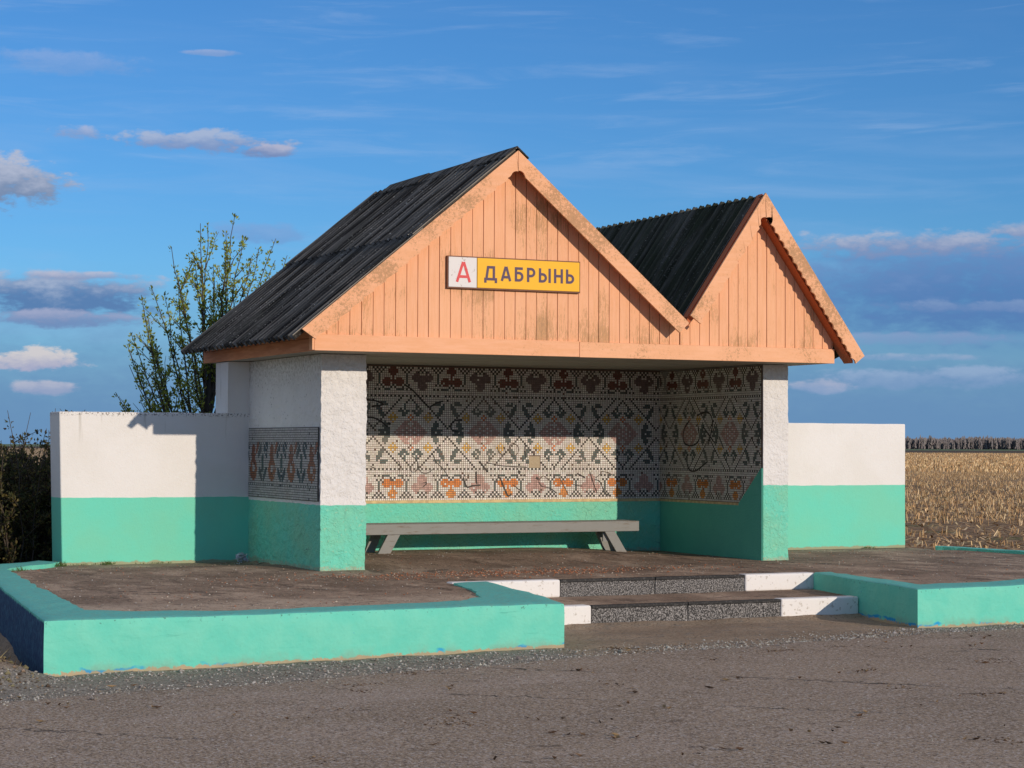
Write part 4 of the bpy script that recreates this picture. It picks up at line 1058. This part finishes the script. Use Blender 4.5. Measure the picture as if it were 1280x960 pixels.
# ------------------------------------------------------------------ tree behind the left wall
def leaf(mb, p, d, size, c):
    d = Vector(d).normalized(); s = d.cross(Vector((U(-1, 1), U(-1, 1), U(-1, 1))))
    if s.length < 1e-3: return
    s.normalize(); n = d.cross(s) * size * .18
    a = Vector(p); m_ = a + d * size * .5; e = a + d * size
    mb.face([a, m_ + s * size * .28 + n, e, m_ - s * size * .28 + n], 0, c)
LEAFC = [(0.32, 0.38, 0.055), (0.40, 0.45, 0.07), (0.25, 0.31, 0.05), (0.48, 0.50, 0.10), (0.18, 0.23, 0.045)]
tree = empty('young_tree', (0.75, 6.6, -0.5), 'young tree with upright shoots and fresh green leaves behind the left wall and roof', 'tree')
tb, lf = MB(), MB()
def spray(pts, r0, r1, leaf_from, dens, colors=LEAFC, size=(.03, .062), step=.08):
    tb.tube(pts, [lerp(r0, r1, i / (len(pts) - 1)) for i in range(len(pts))], 5)
    n = len(pts)
    for i in range(n - 1):
        a, b = Vector(pts[i]), Vector(pts[i + 1]); L = (b - a).length; dr = (b - a).normalized()
        m_ = max(1, int(round(L / step)))
        for q in range(m_):
            t = (i + q / m_) / (n - 1)
            if t < leaf_from or random.random() > dens: continue
            p = a.lerp(b, (q + U(0, .6)) / m_); nn = random.randint(4, 8); rr = U(.015, .04)
            for _ in range(nn):
                o = Vector((U(-1, 1), U(-1, 1), U(-1, 1))) * rr
                d = o / rr + Vector((0, 0, .5)) + dr * .4
                leaf(lf, p + o, d, U(*size), jit(random.choice(colors), .2))
def curve(a, b, n, bow, jitter):
    a, b = Vector(a), Vector(b); L = (b - a).length; out = []
    for i in range(n + 1):
        t = i / n; p = a.lerp(b, t); p += Vector(bow) * math.sin(math.pi * t) * L
        if 0 < i < n: p += Vector((U(-1, 1), U(-1, 1), U(-1, 1))) * jitter
        out.append(p)
    return out
BASE = Vector((0.80, 6.6, -0.5))
tb.tube([BASE, BASE + Vector((.02, 0, .6)), BASE + Vector((-.02, .02, 1.4)), BASE + Vector((0, 0, 2.2)), BASE + Vector((.03, 0, 3.3))], [.085, .07, .055, .042, .025], 7)
# tips seen in the photograph, as world positions around the stem
TIPS = [(0.58, 6.3, 4.17), (0.80, 6.7, 4.22), (0.96, 6.4, 4.10), (1.15, 6.6, 4.36), (1.36, 6.9, 4.10), (1.72, 6.6, 4.05), (1.58, 6.2, 3.72), (0.22, 6.4, 3.86), (0.00, 6.6, 3.36), (-0.20, 6.3, 3.20), (0.24, 6.8, 3.28),
        (-0.30, 6.5, 2.30), (-0.18, 6.9, 2.75), (-0.22, 6.2, 2.05), (0.05, 6.6, 2.55), (0.45, 6.9, 3.55), (0.66, 6.9, 3.85), (1.25, 6.2, 3.75), (1.0, 7.1, 3.7), (1.95, 6.8, 3.85), (2.1, 7.0, 3.5), (0.3, 6.0, 2.9), (0.1, 7.1, 2.9), (-0.1, 6.7, 1.85), (1.6, 7.2, 3.3), (1.9, 6.3, 2.9), (-.35, 6.4, 2.55), (-.05, 6.3, 2.2), (-.4, 6.8, 1.95), (.35, 6.5, 3.4), (.05, 6.9, 3.0), (-.1, 6.5, 2.95), (1.1, 6.8, 4.0), (1.45, 6.5, 3.9)]
for tip in TIPS:
    tip = Vector(tip); side = abs(tip.x - .8)
    st = BASE + Vector((U(-.03, .03), U(-.03, .03), max(0.7, min(2.1, (tip.z + .5) - 1.1 * side - U(1.4, 2.2)))))
    pts = curve(st, tip, 9, (U(-.03, .03), 0, -.035), .028)
    dense = .9 if tip.z > 2.9 else .55
    spray(pts, .020, .004, .22, dense)
    for _ in range(8):
        i = random.randint(2, 7); a = pts[i]; dr = (pts[i + 1] - pts[i]).normalized()
        e = a + (dr * .7 + Vector((U(-.9, .9), U(-.7, .7), U(.0, .8)))).normalized() * U(.2, .65)
        spray(curve(a, e, 5, (0, 0, .04), .012), .008, .0025, .1, dense)
tb.build('trunk', M['bark'], tree, smooth_=True); lf.build('crown', M['leaf'], tree)

# hedge beyond the end of the left wall
hedge = empty('hedge', (-2.5, 4.4, -0.5), 'dark twiggy overgrown hedge at the left edge behind the low wall', 'hedge')
tb, lf = MB(), MB()
HC = [(0.07, 0.08, 0.028), (0.12, 0.115, 0.04), (0.05, 0.055, 0.024), (0.19, 0.15, 0.05), (0.08, 0.055, 0.03)]
for i in range(620):
    x = U(-5.2, -0.9); y = U(3.5, 5.6); h = U(1.2, 1.74) if random.random() < .86 else U(1.7, 2.2)
    a = (x, y, -0.5); b = (x + U(-.25, .25), y + U(-.25, .25), -.5 + h)
    pts = curve(a, b, 6, (U(-.05, .05), U(-.05, .05), 0), .03)
    spray(pts, .012, .003, .06 if h < 1.65 else .2, .80 if h < 1.65 else .45, HC, (.03, .06), .045)
    for _ in range(6):
        j = random.randint(0, 5); q = pts[j]; e = q + Vector((U(-.35, .35), U(-.35, .35), U(.05, .4)))
        spray(curve(q, e, 3, (0, 0, 0), .01), .006, .002, 0, .75 if e.z < .9 else .35, HC, (.03, .06), .045)
tb.build('stems', M['bark'], hedge, smooth_=True); lf.build('foliage', M['leaf'], hedge)

# ------------------------------------------------------------------ camera
YAW, PITCH, ROLL, F = 0.4403, 0.0302, 0.0042, 2533.08
fw = Vector((math.sin(YAW) * math.cos(PITCH), math.cos(YAW) * math.cos(PITCH), math.sin(PITCH))); rt = Vector((math.cos(YAW), -math.sin(YAW), 0)); up = rt.cross(fw)
r2 = rt * math.cos(ROLL) + up * math.sin(ROLL); u2 = -rt * math.sin(ROLL) + up * math.cos(ROLL)
cam = bpy.data.cameras.new('camera'); co = bpy.data.objects.new('camera', cam); COL.objects.link(co)
mw = Matrix(((r2.x, u2.x, -fw.x, -7.0151), (r2.y, u2.y, -fw.y, -19.4334), (r2.z, u2.z, -fw.z, 1.2766), (0, 0, 0, 1)))
co.matrix_world = mw; cam.sensor_width = 36; cam.sensor_fit = 'HORIZONTAL'; cam.lens = F / 1280 * 36; cam.clip_end = 9000; cam.clip_start = 0.1
S.camera = co

# ------------------------------------------------------------------ light
to_sun = Vector((0.26, -1.0, 0.2765)).normalized()
sun = bpy.data.lights.new('sun', 'SUN'); so = bpy.data.objects.new('sun', sun); COL.objects.link(so)
sun.energy = 3.1; sun.angle = R(0.5); sun.color = (1.0, 0.86, 0.72)
so.rotation_euler = (-to_sun).to_track_quat('-Z', 'Y').to_euler(); so.location = (5, -20, 12)
wd = bpy.data.worlds.new('World'); S.world = wd; wd.use_nodes = True
k = NT(wd.node_tree); bg = wd.node_tree.nodes['Background']
sky = k.new('ShaderNodeTexSky', sky_type='NISHITA'); sky.sun_disc = False
sky.sun_elevation = math.asin(to_sun.z); sky.sun_rotation = math.atan2(to_sun.x, to_sun.y)
sky.air_density = 1.0; sky.dust_density = 0.4; sky.ozone_density = 2.0; sky.altitude = 200
#SKYBLOCK
sky.air_density = 1.0; sky.dust_density = 0.0; sky.ozone_density = 6.0
tc = k.new('ShaderNodeTexCoord'); dx_, dy_, dz_ = k.sep(tc.outputs['Generated'])
az_ = k.math('ARCTAN2', dx_, dy_); el_ = k.math('ARCSINE', dz_)
# azimuth and elevation in units of 2.262 degrees, azimuth counted from the compass bearing 25.2 degrees
uu = k.mul(k.sub(az_, 0.4403), 25.33); vv = k.mul(el_, 25.33)
hs = k.new('ShaderNodeHueSaturation'); hs.inputs['Saturation'].default_value = 1.0; hs.inputs['Value'].default_value = 1.0
k.put(hs.inputs['Color'], k.mix(1.0, sky.outputs[0], (0.66, 0.94, 1.12), 'MULTIPLY'))
col = hs.outputs[0]
q = k.comb(uu, k.mul(vv, 2.2), 0.0)
n_big = k.noise(k.comb(k.mul(uu, 0.22), k.mul(vv, 0.9), 3.0), 1.0, 5, 0.55, 0.4)
n_str = k.noise(k.comb(k.add(k.mul(uu, 0.30), k.mul(vv, 0.35)), k.mul(vv, 2.6), 7.0), 1.0, 5, 0.55, 0.6)
n_mid = k.noise(q, 1.5, 6, 0.58, 0.3); n_fin = k.noise(q, 4.2, 5, 0.6)
nn = k.add(k.mul(k.sub(n_mid, 0.5), 2.4), k.mul(k.sub(n_fin, 0.5), 1.7))
# thin high veil
col = k.mix(k.mul(k.rng(n_str, 0.44, 0.78), k.rng(vv, 5.6, 2.6, 0.03, 0.24)), col, (3.4, 4.9, 7.6))
# slate coloured cloud deck low over the horizon, all the way round
col = k.mix(k.mul(k.rng(k.add(vv, k.mul(nn, 0.25)), 2.3, 0.3), 0.92), col, (1.25, 2.6, 4.8))
def cloud(col, cu, cv, hw, hh, dens, dark, light, soft=0.55, rough=1.0, bias=0.0):
    a = k.math('DIVIDE', k.sub(uu, cu), hw); b = k.math('DIVIDE', k.sub(vv, cv), hh)
    body = k.sub(1.0, k.add(k.mul(a, a), k.mul(b, b)))
    m = k.mul(k.rng(k.add(body, k.mul(nn, rough)), 0.05, 0.05 + soft), dens)
    m = k.mul(m, k.rng(body, -1.6, -0.4))
    lit = k.rng(k.add(k.add(b, bias), k.mul(nn, 0.8)), -0.5, 0.9)
    return k.mix(m, col, k.mix(lit, dark, light))
DK, LT = (1.7, 2.3, 4.3), (5.4, 5.4, 6.6)
col = cloud(col, 5.6, 1.90, 3.3, 0.82, 0.85, (0.75, 1.75, 4.3), (1.30, 2.35, 4.9), 1.0, 0.45)
col = cloud(col, 4.9, 2.50, 1.9, 0.20, 0.85, (2.2, 2.9, 4.9), (4.5, 4.9, 6.2), 1.1, 1.2)
col = cloud(col, 5.9, 1.72, 2.6, 0.09, 0.45, (2.0, 3.0, 5.3), (2.8, 3.8, 5.9), 1.1, 1.3)
col = cloud(col, 4.6, 1.10, 1.3, 0.06, 0.55, (2.6, 3.6, 5.8), (3.8, 4.5, 6.2), 1.0, 1.2)
col = cloud(col, 6.6, 2.62, 0.9, 0.16, 0.75, (2.4, 3.0, 4.9), (4.0, 4.5, 5.9), 0.9, 0.9)
col = cloud(col, 5.3, 0.85, 2.0, 0.16, 0.55, (2.2, 3.3, 5.6), (3.6, 4.5, 6.6), 0.9, 1.0)
col = cloud(col, 5.0, 1.33, 1.7, 0.10, 0.40, (2.4, 3.4, 5.7), (3.6, 4.4, 6.4), 0.9, 1.0)
col = cloud(col, 3.8, 0.75, 0.45, 0.12, 0.6, (3.0, 3.8, 5.9), (5.0, 5.0, 6.2), 0.8, 0.9)
col = cloud(col, -6.25, 3.15, 0.85, 0.38, 0.95, (1.9, 2.6, 4.1), (4.5, 4.9, 6.2), 0.7, 1.25)
col = cloud(col, -3.85, 3.72, 1.1, 0.15, 0.75, (2.3, 2.9, 4.9), (4.5, 4.9, 6.2), 0.9, 1.5)
col = cloud(col, -3.10, 3.63, 0.46, 0.10, 0.9, (1.8, 2.4, 4.4), (4.4, 4.6, 6.1), 0.8, 1.1)
col = cloud(col, -5.45, 3.78, 0.42, 0.12, 0.7, (2.6, 3.3, 5.4), (4.4, 4.8, 6.5), 0.9, 1.3)
col = cloud(col, -5.6, 1.78, 1.6, 0.36, 0.92, (0.95, 1.95, 4.1), (4.1, 4.7, 6.2), 0.8, 0.9, -0.35)
col = cloud(col, -5.3, 2.05, 0.9, 0.07, 0.75, (2.6, 3.3, 5.2), (4.8, 4.9, 6.2), 0.9, 1.0)
col = cloud(col, -5.5, 1.52, 1.2, 0.13, 0.8, (1.6, 2.5, 4.7), (3.8, 4.2, 6.0), 0.7, 0.9)
col = cloud(col, -5.85, 1.02, 0.72, 0.17, 1.0, (3.6, 3.9, 5.6), (6.2, 6.0, 6.2), 0.6, 1.1, 0.35)
col = cloud(col, -5.75, 0.68, 0.50, 0.11, 0.7, (3.4, 3.8, 5.6), (5.4, 5.2, 6.2), 0.7, 0.8)
col = cloud(col, -3.75, 4.80, 0.40, 0.055, 0.5, (3.0, 3.8, 6.0), (4.6, 5.0, 6.8), 0.7, 0.6)
col = cloud(col, -5.5, 4.62, 1.3, 0.17, 0.34, (2.4, 3.6, 6.3), (4.0, 4.7, 6.9), 0.9, 0.9)
col = cloud(col, -3.2, 2.62, 0.8, 0.16, 0.45, (1.7, 2.8, 5.6), (2.4, 3.5, 6.2), 0.9, 0.9)
col = k.mix(k.mul(k.mul(k.rng(k.noise(k.comb(k.add(k.mul(uu, 0.45), k.mul(vv, -0.9)), k.mul(vv, 4.0), 1.0), 1.0, 6, 0.62, 0.5), 0.50, 0.76), k.rng(vv, 2.6, 3.6)), 0.20), col, (4.4, 5.6, 7.8))
# bright cloud added out of view as fill light: overhead, beside and behind
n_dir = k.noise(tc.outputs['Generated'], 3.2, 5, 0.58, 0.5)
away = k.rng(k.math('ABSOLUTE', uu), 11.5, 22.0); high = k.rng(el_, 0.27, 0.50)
m_fill = k.mul(k.mul(k.rng(n_dir, 0.36, 0.58), k.math('MAXIMUM', away, high)), k.rng(el_, 0.0, 0.06))
m_fill = k.mul(m_fill, k.rng(dy_, -0.80, -0.30, 0.25, 1.0))  # added cloud thinned on the sun side to lower fill inside the shelter
col = k.mix(k.mul(m_fill, 0.9), col, (5.3, 5.6, 6.2))
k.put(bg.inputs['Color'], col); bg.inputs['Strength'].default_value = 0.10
#ENDSKY
S.view_settings.view_transform = 'Standard'; S.view_settings.look = 'None'; S.view_settings.exposure = 0.0; S.view_settings.gamma = 1.0
